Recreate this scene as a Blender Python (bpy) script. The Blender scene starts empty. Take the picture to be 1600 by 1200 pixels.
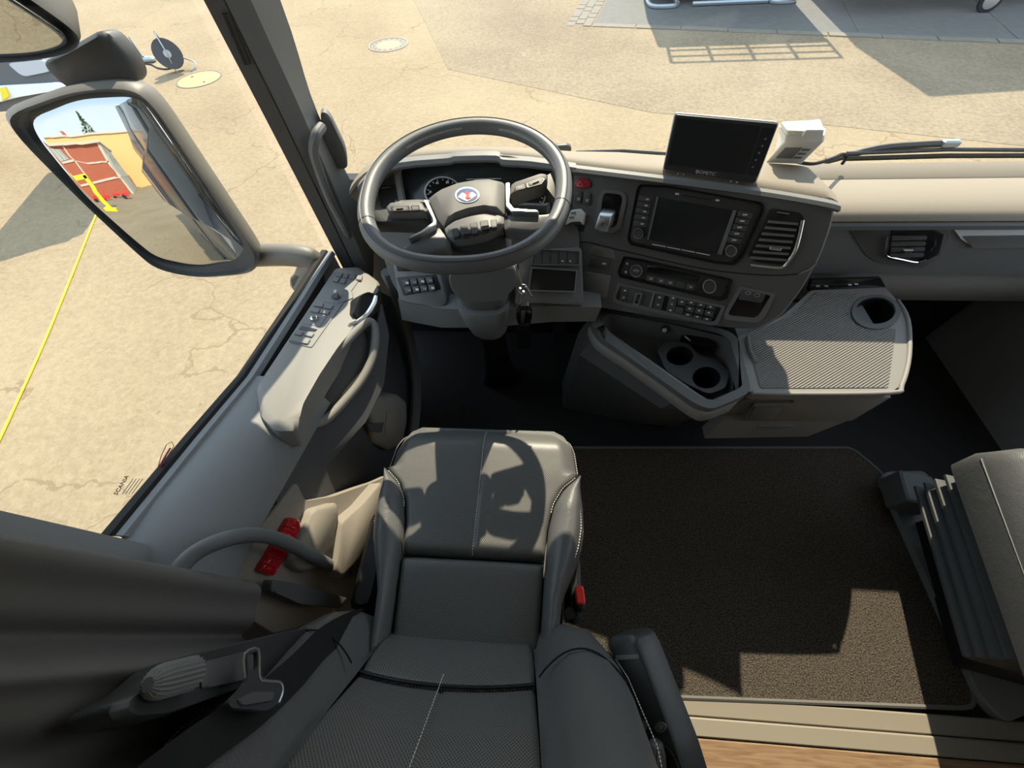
import bpy, math, random
import numpy as np
random.seed(7)
SC = bpy.context.scene
COL = SC.collection

# ------------------------------------------------------------------ camera, light, exposure
PITCH, YAW, ROLL, FPX = 57.0, -7.0, -4.5, 600.0
CAM = np.array([0.0, 0.0, 1.45])
p_, y_, r_ = map(math.radians, (PITCH, YAW, ROLL))
FW = np.array([math.sin(y_)*math.cos(p_), math.cos(y_)*math.cos(p_), -math.sin(p_)])
RT0 = np.array([math.cos(y_), -math.sin(y_), 0.0]); UP0 = np.cross(RT0, FW)
RT = RT0*math.cos(r_) + UP0*math.sin(r_); UPV = -RT0*math.sin(r_) + UP0*math.cos(r_)
from mathutils import Matrix, Vector
cd = bpy.data.cameras.new('camera'); cam = bpy.data.objects.new('camera', cd); COL.objects.link(cam)
cd.sensor_fit = 'HORIZONTAL'; cd.sensor_width = 36.0; cd.lens = 36.0*FPX/1600.0; cd.clip_start = 0.01; cd.clip_end = 500
m = Matrix.Identity(4)
for i in range(3):
    m[i][0] = RT[i]; m[i][1] = UPV[i]; m[i][2] = -FW[i]; m[i][3] = CAM[i]
cam.matrix_world = m
SC.camera = cam

w = bpy.data.worlds.new('sky'); SC.world = w; w.use_nodes = True
nt = w.node_tree; nt.nodes.clear()
wo = nt.nodes.new('ShaderNodeOutputWorld'); wb = nt.nodes.new('ShaderNodeBackground')
tc = nt.nodes.new('ShaderNodeTexCoord'); sx = nt.nodes.new('ShaderNodeSeparateXYZ'); cr = nt.nodes.new('ShaderNodeValToRGB')
cr.color_ramp.elements[0].position = 0.0; cr.color_ramp.elements[0].color = (0.95, 0.97, 0.98, 1)
cr.color_ramp.elements[1].position = 0.7; cr.color_ramp.elements[1].color = (0.60, 0.75, 0.93, 1)
nt.links.new(tc.outputs['Generated'], sx.inputs[0]); nt.links.new(sx.outputs['Z'], cr.inputs[0])
nt.links.new(cr.outputs[0], wb.inputs[0]); wb.inputs[1].default_value = 1.15
nt.links.new(wb.outputs[0], wo.inputs[0])

SUN_EL, SUN_AZ = 42.5, 4.0      # the sun stands ahead of the cab, a little to the right
sd = bpy.data.lights.new('sun', 'SUN'); sd.energy = 4.6; sd.angle = math.radians(0.55); sd.color = (1.0, 0.86, 0.66)
so = bpy.data.objects.new('sun', sd); COL.objects.link(so)
e_, a_ = math.radians(SUN_EL), math.radians(SUN_AZ)
so.rotation_euler = Vector((-math.sin(a_)*math.cos(e_), -math.cos(a_)*math.cos(e_), -math.sin(e_))).to_track_quat('-Z', 'Y').to_euler()
so.location = (2, 20, 20)
vs = SC.view_settings; vs.view_transform = 'Standard'; vs.look = 'None'; vs.gamma = 1; vs.exposure = 0.85
vs.use_curve_mapping = False

# ------------------------------------------------------------------ helpers
def V(*a): return np.array(a, float)
def nrm(v): return np.asarray(v, float)/np.linalg.norm(v)
def ray(x, y): return RT*(x-800) + UPV*(600-y) + FW*FPX
def Z(x, y, z): d = ray(x, y); return CAM + d*((z-CAM[2])/d[2])       # photo direction met at a height
def Yp(x, y, yy): d = ray(x, y); return CAM + d*((yy-CAM[1])/d[1])    # ... at a distance ahead
def Xp(x, y, xx): d = ray(x, y); return CAM + d*((xx-CAM[0])/d[0])    # ... at a distance aside
class Pl:
    def __init__(s, a, b=None, c=None, n=None):
        s.p = np.asarray(a, float)
        s.n = nrm(n) if n is not None else nrm(np.cross(np.asarray(b)-s.p, np.asarray(c)-s.p))
        if s.n @ (CAM-s.p) < 0: s.n = -s.n
    def __call__(s, x, y, h=0.0):
        d = ray(x, y); q = s.p + s.n*h
        return CAM + d*(((q-CAM)@s.n)/(d@s.n))
    def many(s, pts, h=0.0): return [s(x, y, h) for x, y in pts]
    def off(s, h): return Pl(s.p+s.n*h, n=s.n)

def rnd(poly, r, k=4):
    poly = [np.asarray(q, float) for q in poly]; out = []; N = len(poly)
    for i in range(N):
        a, b, c = poly[i-1], poly[i], poly[(i+1) % N]
        la, lc = np.linalg.norm(a-b), np.linalg.norm(c-b)
        ra = min(r, la*.45); rc = min(r, lc*.45)
        p0 = b+(a-b)/max(la, 1e-9)*ra; p2 = b+(c-b)/max(lc, 1e-9)*rc
        for j in range(k+1):
            t = j/k; out.append((1-t)**2*p0+2*t*(1-t)*b+t*t*p2)
    return out
def catmull(pts, n=8, closed=False):
    P = [np.asarray(q, float) for q in pts]; N = len(P); out = []
    for i in range(N if closed else N-1):
        if closed: a, b, c, d = P[i-1], P[i], P[(i+1) % N], P[(i+2) % N]
        else: a, b, c, d = P[max(i-1, 0)], P[i], P[i+1], P[min(i+2, N-1)]
        for j in range(n):
            t = j/n
            out.append(.5*((2*b)+(c-a)*t+(2*a-5*b+4*c-d)*t*t+(3*b-a-3*c+d)*t**3))
    if not closed: out.append(P[-1])
    return out
def ell(c, u, v, n=24): return [np.asarray(c)+np.asarray(u)*math.cos(2*math.pi*i/n)+np.asarray(v)*math.sin(2*math.pi*i/n) for i in range(n)]

class MB:
    def __init__(s): s.v = []; s.f = []
    def add(s, pts): b = len(s.v); s.v += [tuple(float(c) for c in q) for q in pts]; return b
    def loft(s, rings, cap0=True, cap1=True, closed=True):
        n = len(rings[0]); bs = [s.add(r) for r in rings]
        for a, b in zip(bs, bs[1:]):
            for i in range(n if closed else n-1):
                j = (i+1) % n; s.f.append((a+i, a+j, b+j, b+i))
        if cap0: s.f.append(tuple(reversed(range(bs[0], bs[0]+n))))
        if cap1: s.f.append(tuple(range(bs[-1], bs[-1]+n)))
        return s
    def plate(s, poly, n, h=.003, d=.004, bev=.0015):
        n = np.asarray(n, float); P = [np.asarray(q, float) for q in poly]; c = sum(P)/len(P)
        R = np.mean([np.linalg.norm(q-c) for q in P]); k = max(0.3, 1-bev/max(R, 1e-6)*1.2)
        ins = [c+(q-c)*k for q in P]
        s.loft([[q-n*d for q in P], [q+n*(h-bev) for q in P], [q+n*h for q in ins]])
        return s
    def ring(s, outer, inner, n, h=.003, d=.004):
        n = np.asarray(n, float); k = len(outer)
        o0 = s.add([q-n*d for q in outer]); o1 = s.add([q+n*h for q in outer]); i1 = s.add([q+n*h for q in inner]); i0 = s.add([q-n*d for q in inner])
        for i in range(k):
            j = (i+1) % k
            s.f += [(o0+i, o0+j, o1+j, o1+i), (o1+i, o1+j, i1+j, i1+i), (i1+i, i1+j, i0+j, i0+i), (i0+i, i0+j, o0+j, o0+i)]
        return s
    def tube(s, path, r, k=8, closed=False, flat=None, caps=True):
        P = [np.asarray(q, float) for q in path]; N = len(P); rings = []; up = None
        for i in range(N):
            a = P[i-1] if (i > 0 or closed) else P[i]; b = P[(i+1) % N] if (i < N-1 or closed) else P[i]
            t = nrm(b-a)
            if up is None:
                up = np.cross(t, V(.3, .2, .93)); up = nrm(up)
            up = nrm(up-t*(up@t)); sd = np.cross(t, up)
            rr = r[i] if isinstance(r, (list, tuple, np.ndarray)) else r
            rings.append([P[i]+up*math.cos(2*math.pi*j/k)*rr+sd*math.sin(2*math.pi*j/k)*rr for j in range(k)])
        if closed:
            # untwist by matching the start ring to the end frame
            rings.append(rings[0]); s.loft(rings, False, False)
        else: s.loft(rings, caps, caps)
        return s
    def box(s, c, sx, sy, sz, rz=0.0, bev=0.004, ux=None, uy=None, uz=None):
        c = np.asarray(c, float)
        if ux is None:
            ux = V(math.cos(rz), math.sin(rz), 0); uy = V(-math.sin(rz), math.cos(rz), 0); uz = V(0, 0, 1)
        hx, hy, hz = sx/2, sy/2, sz/2; b = min(bev, hx*.6, hy*.6, hz*.6)
        def rg(ix, iy, z): return rnd([c+ux*(a*(hx-ix))+uy*(q*(hy-iy))+uz*z for a, q in ((-1, -1), (1, -1), (1, 1), (-1, 1))], b*1.6, 2)
        s.loft([rg(b, b, -hz), rg(0, 0, -hz+b), rg(0, 0, hz-b), rg(b, b, hz)])
        return s
    def cyl(s, c, axis, r, h, k=20, bev=.001, r2=None):
        axis = nrm(axis); t = nrm(np.cross(axis, V(.31, .17, .9))) if abs(axis[2]) < .98 else V(1, 0, 0); t = nrm(t-axis*(t@axis)); q = np.cross(axis, t)
        r2 = r if r2 is None else r2; c = np.asarray(c, float)
        s.loft([ell(c, t*r, q*r, k), ell(c+axis*(h-bev), t*r2, q*r2, k), ell(c+axis*h, t*(r2-bev), q*(r2-bev), k)])
        return s
    def grid(s, fn, nu, nv):
        b = s.add([fn(i/nu, j/nv) for j in range(nv+1) for i in range(nu+1)])
        for j in range(nv):
            for i in range(nu):
                a = b+j*(nu+1)+i; s.f.append((a, a+1, a+nu+2, a+nu+1))
        return s
    def slab(s, fn, nu, nv, off):          # a curved sheet with thickness `off` (vector)
        o = np.asarray(off, float); n = (nu+1)*(nv+1); b = len(s.v)
        s.grid(fn, nu, nv); s.grid(lambda u, v: np.asarray(fn(u, v))+o, nu, nv)
        edge = [i for i in range(nu+1)]+[(j+1)*(nu+1)+nu for j in range(nv)]+[nv*(nu+1)+nu-1-i for i in range(nu)]+[(nv-1-j)*(nu+1) for j in range(nv)]
        edge = edge[:-1] if edge[-1] == edge[0] else edge
        for a, c in zip(edge, edge[1:]+edge[:1]): s.f.append((b+a, b+c, b+n+c, b+n+a))
        return s
    def build(s, name, mat, parent=None, smooth=35, **k):
        me = bpy.data.meshes.new(name); me.from_pydata(s.v, [], s.f); me.validate(); me.update()
        import bmesh
        bm = bmesh.new(); bm.from_mesh(me); bmesh.ops.recalc_face_normals(bm, faces=bm.faces); bm.to_mesh(me); bm.free()
        o = bpy.data.objects.new(name, me); COL.objects.link(o)
        if mat: me.materials.append(M[mat] if isinstance(mat, str) else mat)
        if smooth:
            me.polygons.foreach_set('use_smooth', [True]*len(me.polygons)); me.set_sharp_from_angle(angle=math.radians(smooth))
        if parent is not None:
            o.parent = parent
            o.matrix_parent_inverse = Matrix.Translation(-ROOT(parent))
        for a, b in k.items(): o[a] = b
        return o
def ROOT(p): return p.location.copy()      # parts are modelled in place: undo the parent's offset
def empty(name, loc, label, cat, group=None):
    o = bpy.data.objects.new(name, None); COL.objects.link(o); o.location = Vector([float(c) for c in loc]); o.empty_display_size = .05
    o['label'] = label; o['category'] = cat
    if group: o['group'] = group
    return o
def tag(o, label, cat, group=None):
    o['label'] = label; o['category'] = cat
    if group: o['group'] = group
    return o
def struct(o, label=None):
    o['kind'] = 'structure'
    if label: o['label'] = label
    return o
def text(body, origin, u, v, size, mat, name, parent, ext=.0004, align='CENTER'):
    cu = bpy.data.curves.new(name, 'FONT'); cu.body = body; cu.size = size; cu.extrude = ext; cu.align_x = align; cu.align_y = 'CENTER'; cu.resolution_u = 2
    to = bpy.data.objects.new(name+'_c', cu); COL.objects.link(to)
    dg = bpy.context.evaluated_depsgraph_get(); me = bpy.data.meshes.new_from_object(to.evaluated_get(dg))
    bpy.data.objects.remove(to)
    u = nrm(u); v = np.asarray(v, float); v = nrm(v-u*(v@u)); n = np.cross(u, v); o3 = np.asarray(origin, float)
    for q in me.vertices:
        c = q.co; q.co = Vector(o3+u*c.x+v*c.y+n*c.z)
    me.materials.clear(); me.materials.append(M[mat])
    o = bpy.data.objects.new(name, me); COL.objects.link(o)
    if parent is not None: o.parent = parent; o.matrix_parent_inverse = Matrix.Translation(-ROOT(parent))
    return o

# ------------------------------------------------------------------ materials
M = {}
def mat(name, col, rough=.5, metal=0.0, spec=.5, grain=0.0, gscale=400., var=0.0, vscale=6., emit=0, coat=0.0, gdist=.001):
    m = bpy.data.materials.new(name); m.use_nodes = True; nt = m.node_tree; b = nt.nodes['Principled BSDF']
    b.inputs['Base Color'].default_value = (*col, 1); b.inputs['Roughness'].default_value = rough; b.inputs['Metallic'].default_value = metal
    b.inputs['Specular IOR Level'].default_value = spec; b.inputs['Coat Weight'].default_value = coat
    if emit: b.inputs['Emission Color'].default_value = (*col, 1); b.inputs['Emission Strength'].default_value = emit
    L = nt.links
    tc = nt.nodes.new('ShaderNodeTexCoord')
    if grain:
        n = nt.nodes.new('ShaderNodeTexNoise'); n.inputs['Scale'].default_value = gscale; n.inputs['Detail'].default_value = 2
        bp = nt.nodes.new('ShaderNodeBump'); bp.inputs['Strength'].default_value = grain; bp.inputs['Distance'].default_value = gdist
        L.new(tc.outputs['Object'], n.inputs['Vector']); L.new(n.outputs[0], bp.inputs['Height']); L.new(bp.outputs[0], b.inputs['Normal'])
    if var:
        n2 = nt.nodes.new('ShaderNodeTexNoise'); n2.inputs['Scale'].default_value = vscale; n2.inputs['Detail'].default_value = 4
        mx = nt.nodes.new('ShaderNodeMix'); mx.data_type = 'RGBA'
        mx.inputs[6].default_value = (*[c*(1-var) for c in col], 1); mx.inputs[7].default_value = (*[min(1, c*(1+var)) for c in col], 1)
        L.new(tc.outputs['Object'], n2.inputs['Vector']); L.new(n2.outputs[0], mx.inputs[0]); L.new(mx.outputs[2], b.inputs['Base Color'])
    M[name] = m; return m
def nd(nt, t, **k):
    n = nt.nodes.new(t)
    for a, b in k.items():
        if isinstance(a, str) and a.startswith('i'): n.inputs[int(a[1:])].default_value = b
        else: setattr(n, a, b)
    return n
def mth(nt, op, a, b=None):
    n = nt.nodes.new('ShaderNodeMath'); n.operation = op
    for i, q in enumerate((a, b)):
        if q is None: continue
        if hasattr(q, 'is_linked') or hasattr(q, 'links'): nt.links.new(q, n.inputs[i])
        else: n.inputs[i].default_value = q
    return n.outputs[0]
mat('pad', (.27, .235, .185), .62, grain=.35, gscale=320, spec=.3)           # grained upper dash
mat('dash', (.125, .128, .127), .55, grain=.25, gscale=420, spec=.35, var=.08)
mat('dash_grey', (.18, .185, .185), .55, grain=.25, gscale=420, spec=.35)
mat('console_grey', (.25, .24, .225), .55, grain=.2, gscale=420, spec=.35)
mat('door_grey', (.25, .262, .272), .6, grain=.4, gscale=300, spec=.3)
mat('door_light', (.27, .265, .25), .6, grain=.2, gscale=500, spec=.3)
mat('door_dark', (.085, .088, .092), .6, grain=.25, gscale=400, spec=.3)
mat('pillar', (.15, .158, .162), .55, grain=.2, gscale=400, spec=.35)
mat('rubber', (.02, .02, .021), .7, spec=.25)
mat('black', (.012, .012, .013), .45, spec=.4)
mat('gloss_black', (.008, .008, .009), .12, spec=.5)
mat('screen', (.022, .027, .028), .18, spec=.4)
mat('button', (.085, .088, .09), .5, spec=.35)
mat('panel_black', (.045, .047, .049), .4, spec=.4)
mat('button_grey', (.20, .205, .21), .5, spec=.35)
mat('print_white', (.75, .75, .75), .6)
mat('print_black', (.03, .03, .03), .6)
mat('print_red', (.35, .03, .05), .6)
mat('chrome', (.82, .82, .82), .18, metal=1.0)
mat('satin', (.55, .56, .57), .35, metal=1.0)
mat('silver_blue', (.80, .87, .91), .3, metal=.0)  # pale base paints in the sky reflected by the dash trim plank
mat('red', (.9, .05, .04), .35)
mat('hazard', (.45, .02, .035), .4)
mat('red_lens', (.42, .005, .012), .12, coat=.6, grain=.5, gscale=180, gdist=.003)
mat('wheel', (.13, .138, .144), .42, grain=.25, gscale=500, spec=.45)
mat('hub', (.15, .15, .145), .55, grain=.15, gscale=500, spec=.35)
mat('hub_dark', (.055, .057, .06), .5, spec=.35)
mat('white_plastic', (.72, .73, .70), .45)
mat('beige_plastic', (.27, .245, .21), .6, grain=.25, gscale=300, spec=.3)
mat('curtain', (.135, .132, .124), .85, grain=.3, gscale=900, spec=.15)
mat('webbing', (.018, .018, .018), .75, grain=.3, gscale=900, spec=.2)
mat('thread', (.72, .69, .64), .7)
mat('sill_metal', (.26, .235, .185), .5, metal=.1, grain=.1, gscale=60)
mat('ceiling', (.60, .58, .54), .8)
mat('tyre', (.02, .02, .02), .8)
mat('truck_grey', (.075, .085, .095), .35, spec=.5, coat=.3)
mat('mirror_shell', (.17, .165, .15), .5, grain=.3, gscale=260, spec=.4)
mat('mirror_dark', (.07, .072, .075), .5, spec=.4)
mat('mirror_glass', (.52, .55, .57), .01, metal=1.0)
mat('steel', (.42, .47, .52), .4, metal=.8)
mat('reel', (.05, .055, .065), .5)
mat('yellow', (.85, .72, .04), .5)
mat('emblem_blue', (.03, .08, .22), .3)
mat('leaf', (.05, .11, .03), .8, var=.5, vscale=3)
mat('bark', (.1, .07, .05), .9)
mat('brick_wall', (.42, .12, .07), .85, var=.25, vscale=5)
mat('concrete', (.62, .55, .46), .85, var=.15)
mat('yellow_wall', (.80, .52, .22), .85, var=.1)
mat('window_dark', (.10, .14, .16), .15)
mat('window_pale', (.42, .47, .44), .4)
mat('orange', (.8, .25, .04), .5)
mat('slab', (.135, .135, .13), .85, var=.2, grain=.3, gscale=40)  # base darkened: shade over the yard slabs is put into the colour
mat('kerb', (.20, .18, .15), .85, var=.2)
mat('manhole', (.42, .33, .17), .7, var=.1, vscale=20)
mat('manhole_iron', (.22, .19, .15), .6, var=.15, vscale=20)

# leather: fine creases
def leather(name, col, perf=False, rough=.42):
    m = mat(name, col, rough, spec=.45); nt = m.node_tree; b = nt.nodes['Principled BSDF']; L = nt.links
    tc = [n for n in nt.nodes if n.type == 'TEX_COORD'][0]
    no = nd(nt, 'ShaderNodeTexNoise'); no.inputs['Scale'].default_value = 22; no.inputs['Detail'].default_value = 6; no.inputs['Distortion'].default_value = 1.2
    fine = nd(nt, 'ShaderNodeTexVoronoi'); fine.inputs['Scale'].default_value = 420
    L.new(tc.outputs['Object'], no.inputs['Vector']); L.new(tc.outputs['Object'], fine.inputs['Vector'])
    h = mth(nt, 'ADD', mth(nt, 'MULTIPLY', no.outputs[0], 1.2), mth(nt, 'MULTIPLY', fine.outputs[0], .35))
    bp = nd(nt, 'ShaderNodeBump'); bp.inputs['Strength'].default_value = .35; bp.inputs['Distance'].default_value = .003
    if perf:
        sp = nd(nt, 'ShaderNodeSeparateXYZ'); L.new(tc.outputs['UV'], sp.inputs[0])
        s = .0050
        fx = mth(nt, 'DIVIDE', sp.outputs[0], s); fy = mth(nt, 'DIVIDE', sp.outputs[1], s*.62)
        row = mth(nt, 'FLOOR', fy); odd = mth(nt, 'MODULO', mth(nt, 'ABSOLUTE', row), 2.0)
        gx = mth(nt, 'SUBTRACT', mth(nt, 'FRACT', mth(nt, 'ADD', fx, mth(nt, 'MULTIPLY', odd, .5))), .5); gy = mth(nt, 'MULTIPLY', mth(nt, 'SUBTRACT', mth(nt, 'FRACT', fy), .5), .62)
        d = mth(nt, 'SQRT', mth(nt, 'ADD', mth(nt, 'MULTIPLY', gx, gx), mth(nt, 'MULTIPLY', gy, gy)))
        hole = mth(nt, 'LESS_THAN', d, .21)
        mx = nd(nt, 'ShaderNodeMix', data_type='RGBA'); mx.inputs[6].default_value = (*col, 1); mx.inputs[7].default_value = (.004, .004, .004, 1)
        L.new(hole, mx.inputs[0]); L.new(mx.outputs[2], b.inputs['Base Color'])
        h = mth(nt, 'SUBTRACT', mth(nt, 'MULTIPLY', no.outputs[0], .6), mth(nt, 'MULTIPLY', hole, .6))
    L.new(h, bp.inputs['Height']); L.new(bp.outputs[0], b.inputs['Normal'])
leather('leather', (.105, .108, .108), False, .4); leather('leather_perf', (.14, .14, .135), True, .42)

# carpet
m = mat('carpet', (.085, .070, .055), .95, spec=.1); nt = m.node_tree; b = nt.nodes['Principled BSDF']; tc = nt.nodes.get('Texture Coordinate')
n1 = nd(nt, 'ShaderNodeTexNoise'); n1.inputs['Scale'].default_value = 260; n1.inputs['Detail'].default_value = 3
nt.links.new(tc.outputs['Object'], n1.inputs['Vector'])
rp = nd(nt, 'ShaderNodeValToRGB'); rp.color_ramp.elements[0].position = .35; rp.color_ramp.elements[0].color = (.030, .025, .020, 1); rp.color_ramp.elements[1].position = .68; rp.color_ramp.elements[1].color = (.135, .115, .09, 1)
nt.links.new(n1.outputs[0], rp.inputs[0]); nt.links.new(rp.outputs[0], b.inputs['Base Color'])
bp = nd(nt, 'ShaderNodeBump'); bp.inputs['Strength'].default_value = .8; bp.inputs['Distance'].default_value = .006; nt.links.new(n1.outputs[0], bp.inputs['Height']); nt.links.new(bp.outputs[0], b.inputs['Normal'])
# wood laminate, grain along x
m = mat('wood', (.5, .36, .23), .5, spec=.3); nt = m.node_tree; b = nt.nodes['Principled BSDF']; tc = nt.nodes.get('Texture Coordinate')
mp = nd(nt, 'ShaderNodeMapping'); mp.inputs['Scale'].default_value = (9, 130, 130); nt.links.new(tc.outputs['Object'], mp.inputs[0])
n1 = nd(nt, 'ShaderNodeTexNoise'); n1.inputs['Scale'].default_value = 1; n1.inputs['Detail'].default_value = 5; n1.inputs['Distortion'].default_value = .8; nt.links.new(mp.outputs[0], n1.inputs['Vector'])
rp = nd(nt, 'ShaderNodeValToRGB'); rp.color_ramp.elements[0].position = .3; rp.color_ramp.elements[0].color = (.17, .10, .055, 1); rp.color_ramp.elements[1].position = .6; rp.color_ramp.elements[1].color = (.28, .185, .11, 1)
nt.links.new(n1.outputs[0], rp.inputs[0]); nt.links.new(rp.outputs[0], b.inputs['Base Color'])
# ribbed tray mat (fine diagonal ribs)
m = mat('ribbed', (.21, .20, .185), .5, spec=.4); nt = m.node_tree; b = nt.nodes['Principled BSDF']; tc = nt.nodes.get('Texture Coordinate')
sp = nd(nt, 'ShaderNodeSeparateXYZ'); nt.links.new(tc.outputs['Object'], sp.inputs[0])
dg = mth(nt, 'ADD', mth(nt, 'MULTIPLY', sp.outputs[0], .52), mth(nt, 'MULTIPLY', sp.outputs[1], -.85))
wv = mth(nt, 'SINE', mth(nt, 'MULTIPLY', dg, 2*math.pi/.0062))
bp = nd(nt, 'ShaderNodeBump'); bp.inputs['Strength'].default_value = .9; bp.inputs['Distance'].default_value = .002; nt.links.new(wv, bp.inputs['Height']); nt.links.new(bp.outputs[0], b.inputs['Normal'])
# clear glass
m = bpy.data.materials.new('glass'); m.use_nodes = True; nt = m.node_tree; nt.nodes.clear(); M['glass'] = m
o = nd(nt, 'ShaderNodeOutputMaterial'); mx = nd(nt, 'ShaderNodeMixShader'); t = nd(nt, 'ShaderNodeBsdfTransparent'); g = nd(nt, 'ShaderNodeBsdfGlossy'); fr = nd(nt, 'ShaderNodeLayerWeight'); fc = mth(nt, 'ADD', mth(nt, 'MULTIPLY', mth(nt, 'POWER', fr.outputs['Facing'], 4.0), .35), .012)
t.inputs[0].default_value = (.97, .985, .975, 1); g.inputs['Roughness'].default_value = .0
nt.links.new(fc, mx.inputs[0]); nt.links.new(t.outputs[0], mx.inputs[1]); nt.links.new(g.outputs[0], mx.inputs[2]); nt.links.new(mx.outputs[0], o.inputs[0])
# asphalt
def asphalt(name, lo, hi, crack):
    m = mat(name, hi, .9, spec=.2); nt = m.node_tree; b = nt.nodes['Principled BSDF']; tc = nt.nodes.get('Texture Coordinate'); L = nt.links
    n1 = nd(nt, 'ShaderNodeTexNoise'); n1.inputs['Scale'].default_value = 16; n1.inputs['Detail'].default_value = 9; n1.inputs['Roughness'].default_value = .75
    n2 = nd(nt, 'ShaderNodeTexNoise'); n2.inputs['Scale'].default_value = .45; n2.inputs['Detail'].default_value = 3
    L.new(tc.outputs['Object'], n1.inputs['Vector']); L.new(tc.outputs['Object'], n2.inputs['Vector'])
    f = mth(nt, 'ADD', mth(nt, 'MULTIPLY', n1.outputs[0], .75), mth(nt, 'MULTIPLY', n2.outputs[0], .35))
    rp = nd(nt, 'ShaderNodeValToRGB'); rp.color_ramp.elements[0].position = .36; rp.color_ramp.elements[0].color = (*lo, 1); rp.color_ramp.elements[1].position = .66; rp.color_ramp.elements[1].color = (*hi, 1)
    L.new(f, rp.inputs[0]); last = rp.outputs[0]
    if crack:
        ds = nd(nt, 'ShaderNodeTexNoise'); ds.inputs['Scale'].default_value = 1.6; ds.inputs['Detail'].default_value = 6; L.new(tc.outputs['Object'], ds.inputs['Vector'])
        va = nd(nt, 'ShaderNodeVectorMath', operation='SCALE'); va.inputs[3].default_value = .9; L.new(ds.outputs['Color'], va.inputs[0])
        vb = nd(nt, 'ShaderNodeVectorMath', operation='ADD'); L.new(tc.outputs['Object'], vb.inputs[0]); L.new(va.outputs[0], vb.inputs[1])
        vo = nd(nt, 'ShaderNodeTexVoronoi', feature='DISTANCE_TO_EDGE'); vo.inputs['Scale'].default_value = .42; L.new(vb.outputs[0], vo.inputs['Vector'])
        ln = mth(nt, 'LESS_THAN', vo.outputs[0], .0055)
        mk = nd(nt, 'ShaderNodeTexNoise'); mk.inputs['Scale'].default_value = .7; L.new(tc.outputs['Object'], mk.inputs['Vector'])
        ln = mth(nt, 'MULTIPLY', ln, mth(nt, 'GREATER_THAN', mk.outputs[0], .44))
        mx = nd(nt, 'ShaderNodeMix', data_type='RGBA'); mx.inputs[7].default_value = (.22, .16, .10, 1)
        L.new(mth(nt, 'MULTIPLY', ln, .7), mx.inputs[0]); L.new(last, mx.inputs[6]); last = mx.outputs[2]
    L.new(last, b.inputs['Base Color'])
    bp = nd(nt, 'ShaderNodeBump'); bp.inputs['Strength'].default_value = .5; bp.inputs['Distance'].default_value = .02; L.new(n1.outputs[0], bp.inputs['Height']); L.new(bp.outputs[0], b.inputs['Normal'])
asphalt('asphalt', (.235, .18, .112), (.35, .278, .182), True)
asphalt('asphalt_coarse', (.165, .13, .09), (.33, .265, .18), False)

def uv_plan(o, u=V(1, 0, 0), v=V(0, 1, 0)):
    me = o.data; lay = me.uv_layers.new(name='plan')
    for lp in me.loops:
        c = np.array(me.vertices[lp.vertex_index].co); lay.data[lp.index].uv = (float(c@u), float(c@v))

# ================================================================== setting: ground and yard
GZ = -1.65
def flat(name, pts, z, mt, th=.02):
    mb = MB(); mb.loft([[V(p[0], p[1], z-th) for p in pts], [V(p[0], p[1], z) for p in pts]]); return mb.build(name, mt, smooth=0)
struct(flat('ground', [(-60, -70), (60, -70), (60, 80), (-60, 80)], GZ, 'asphalt', .1), 'pale sunlit asphalt yard around the truck')
pt = [Z(x, y, GZ+.004)[:2] for x, y in ((640, -12), (662, 30), (700, 108), (840, 138), (1020, 176), (1300, 196), (1640, 232))]
pt = [tuple(q) for q in pt]+[(18, 5.5), (18, 11), (9.6, 11.7)]+[tuple(Z(x, y, GZ)[:2]) for x, y in ((1600, 66), (1330, 52), (930, 42), (960, -6))]
struct(flat('ground_patch', pt, GZ+.004, 'asphalt_coarse', .02), 'coarse grey asphalt resurfaced area ahead of the truck')
kp = [Z(x, y, GZ)[:2] for x, y in ((925, 42), (1330, 52), (1600, 66), (1750, 76))]
kb = MB()
paving = []
k0, k3 = np.array(kp[0]), np.array(kp[-1]); kd = nrm(k3-k0); kn = np.array([-kd[1], kd[0]])
kerbs = bpy.data.objects.new('kerb_line', None); COL.objects.link(kerbs); kerbs.location = (float(k0[0]), float(k0[1]), GZ); kerbs['kind'] = 'structure'; kerbs['label'] = 'row of pale kerb stones across the yard'
Lk = 14.0; nk = 14
base = None
for i in range(nk):
    c0 = k0+kd*(i*Lk/nk+.012)-kn*.0; c1 = k0+kd*((i+1)*Lk/nk-.012)
    q = [c0, c1, c1+kn*.22, c0+kn*.22]
    mb = MB(); mb.loft([[V(*p, GZ-.05) for p in q], [V(*p, GZ+.016+.004*(i % 3)) for p in q]]); mb.build('kerb_stone', 'kerb', kerbs)
slabs = bpy.data.objects.new('paving_slabs', None); COL.objects.link(slabs); slabs.location = (float(k0[0]), float(k0[1]), GZ); slabs['kind'] = 'structure'; slabs['label'] = 'large grey concrete slabs beyond the kerb'
for j in range(2):
    for i in range(5):
        c0 = k0+kn*(.24+j*4)+kd*(i*2.8+.01); 
        q = [c0, c0+kd*2.78, c0+kd*2.78+kn*3.98, c0+kn*3.98]
        mb = MB(); mb.loft([[V(*p, GZ-.05) for p in q], [V(*p, GZ+.008) for p in q]]); mb.build('slab', 'slab', slabs)
pavers = bpy.data.objects.new('paver_strip', None); COL.objects.link(pavers); pavers.location = (float(k0[0]), float(k0[1]), GZ); pavers['kind'] = 'structure'; pavers['label'] = 'short strip of grey paving stones at the top edge beside the slabs'
pvm = None
for j in range(3):
    for i in range(9):
        c0 = k0-kd*(.62-j*.2)+kn*(.0+i*.32+(.16 if j % 2 else 0))
        q = [c0, c0+kd*.19, c0+kd*.19+kn*.30, c0+kn*.30]
        mb = MB(); mb.loft([[V(*p, GZ-.03) for p in q], [V(*p, GZ+.010+.004*((i+j) % 3)) for p in q]]); mb.build('paver', 'kerb', pavers, smooth=0)
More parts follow.
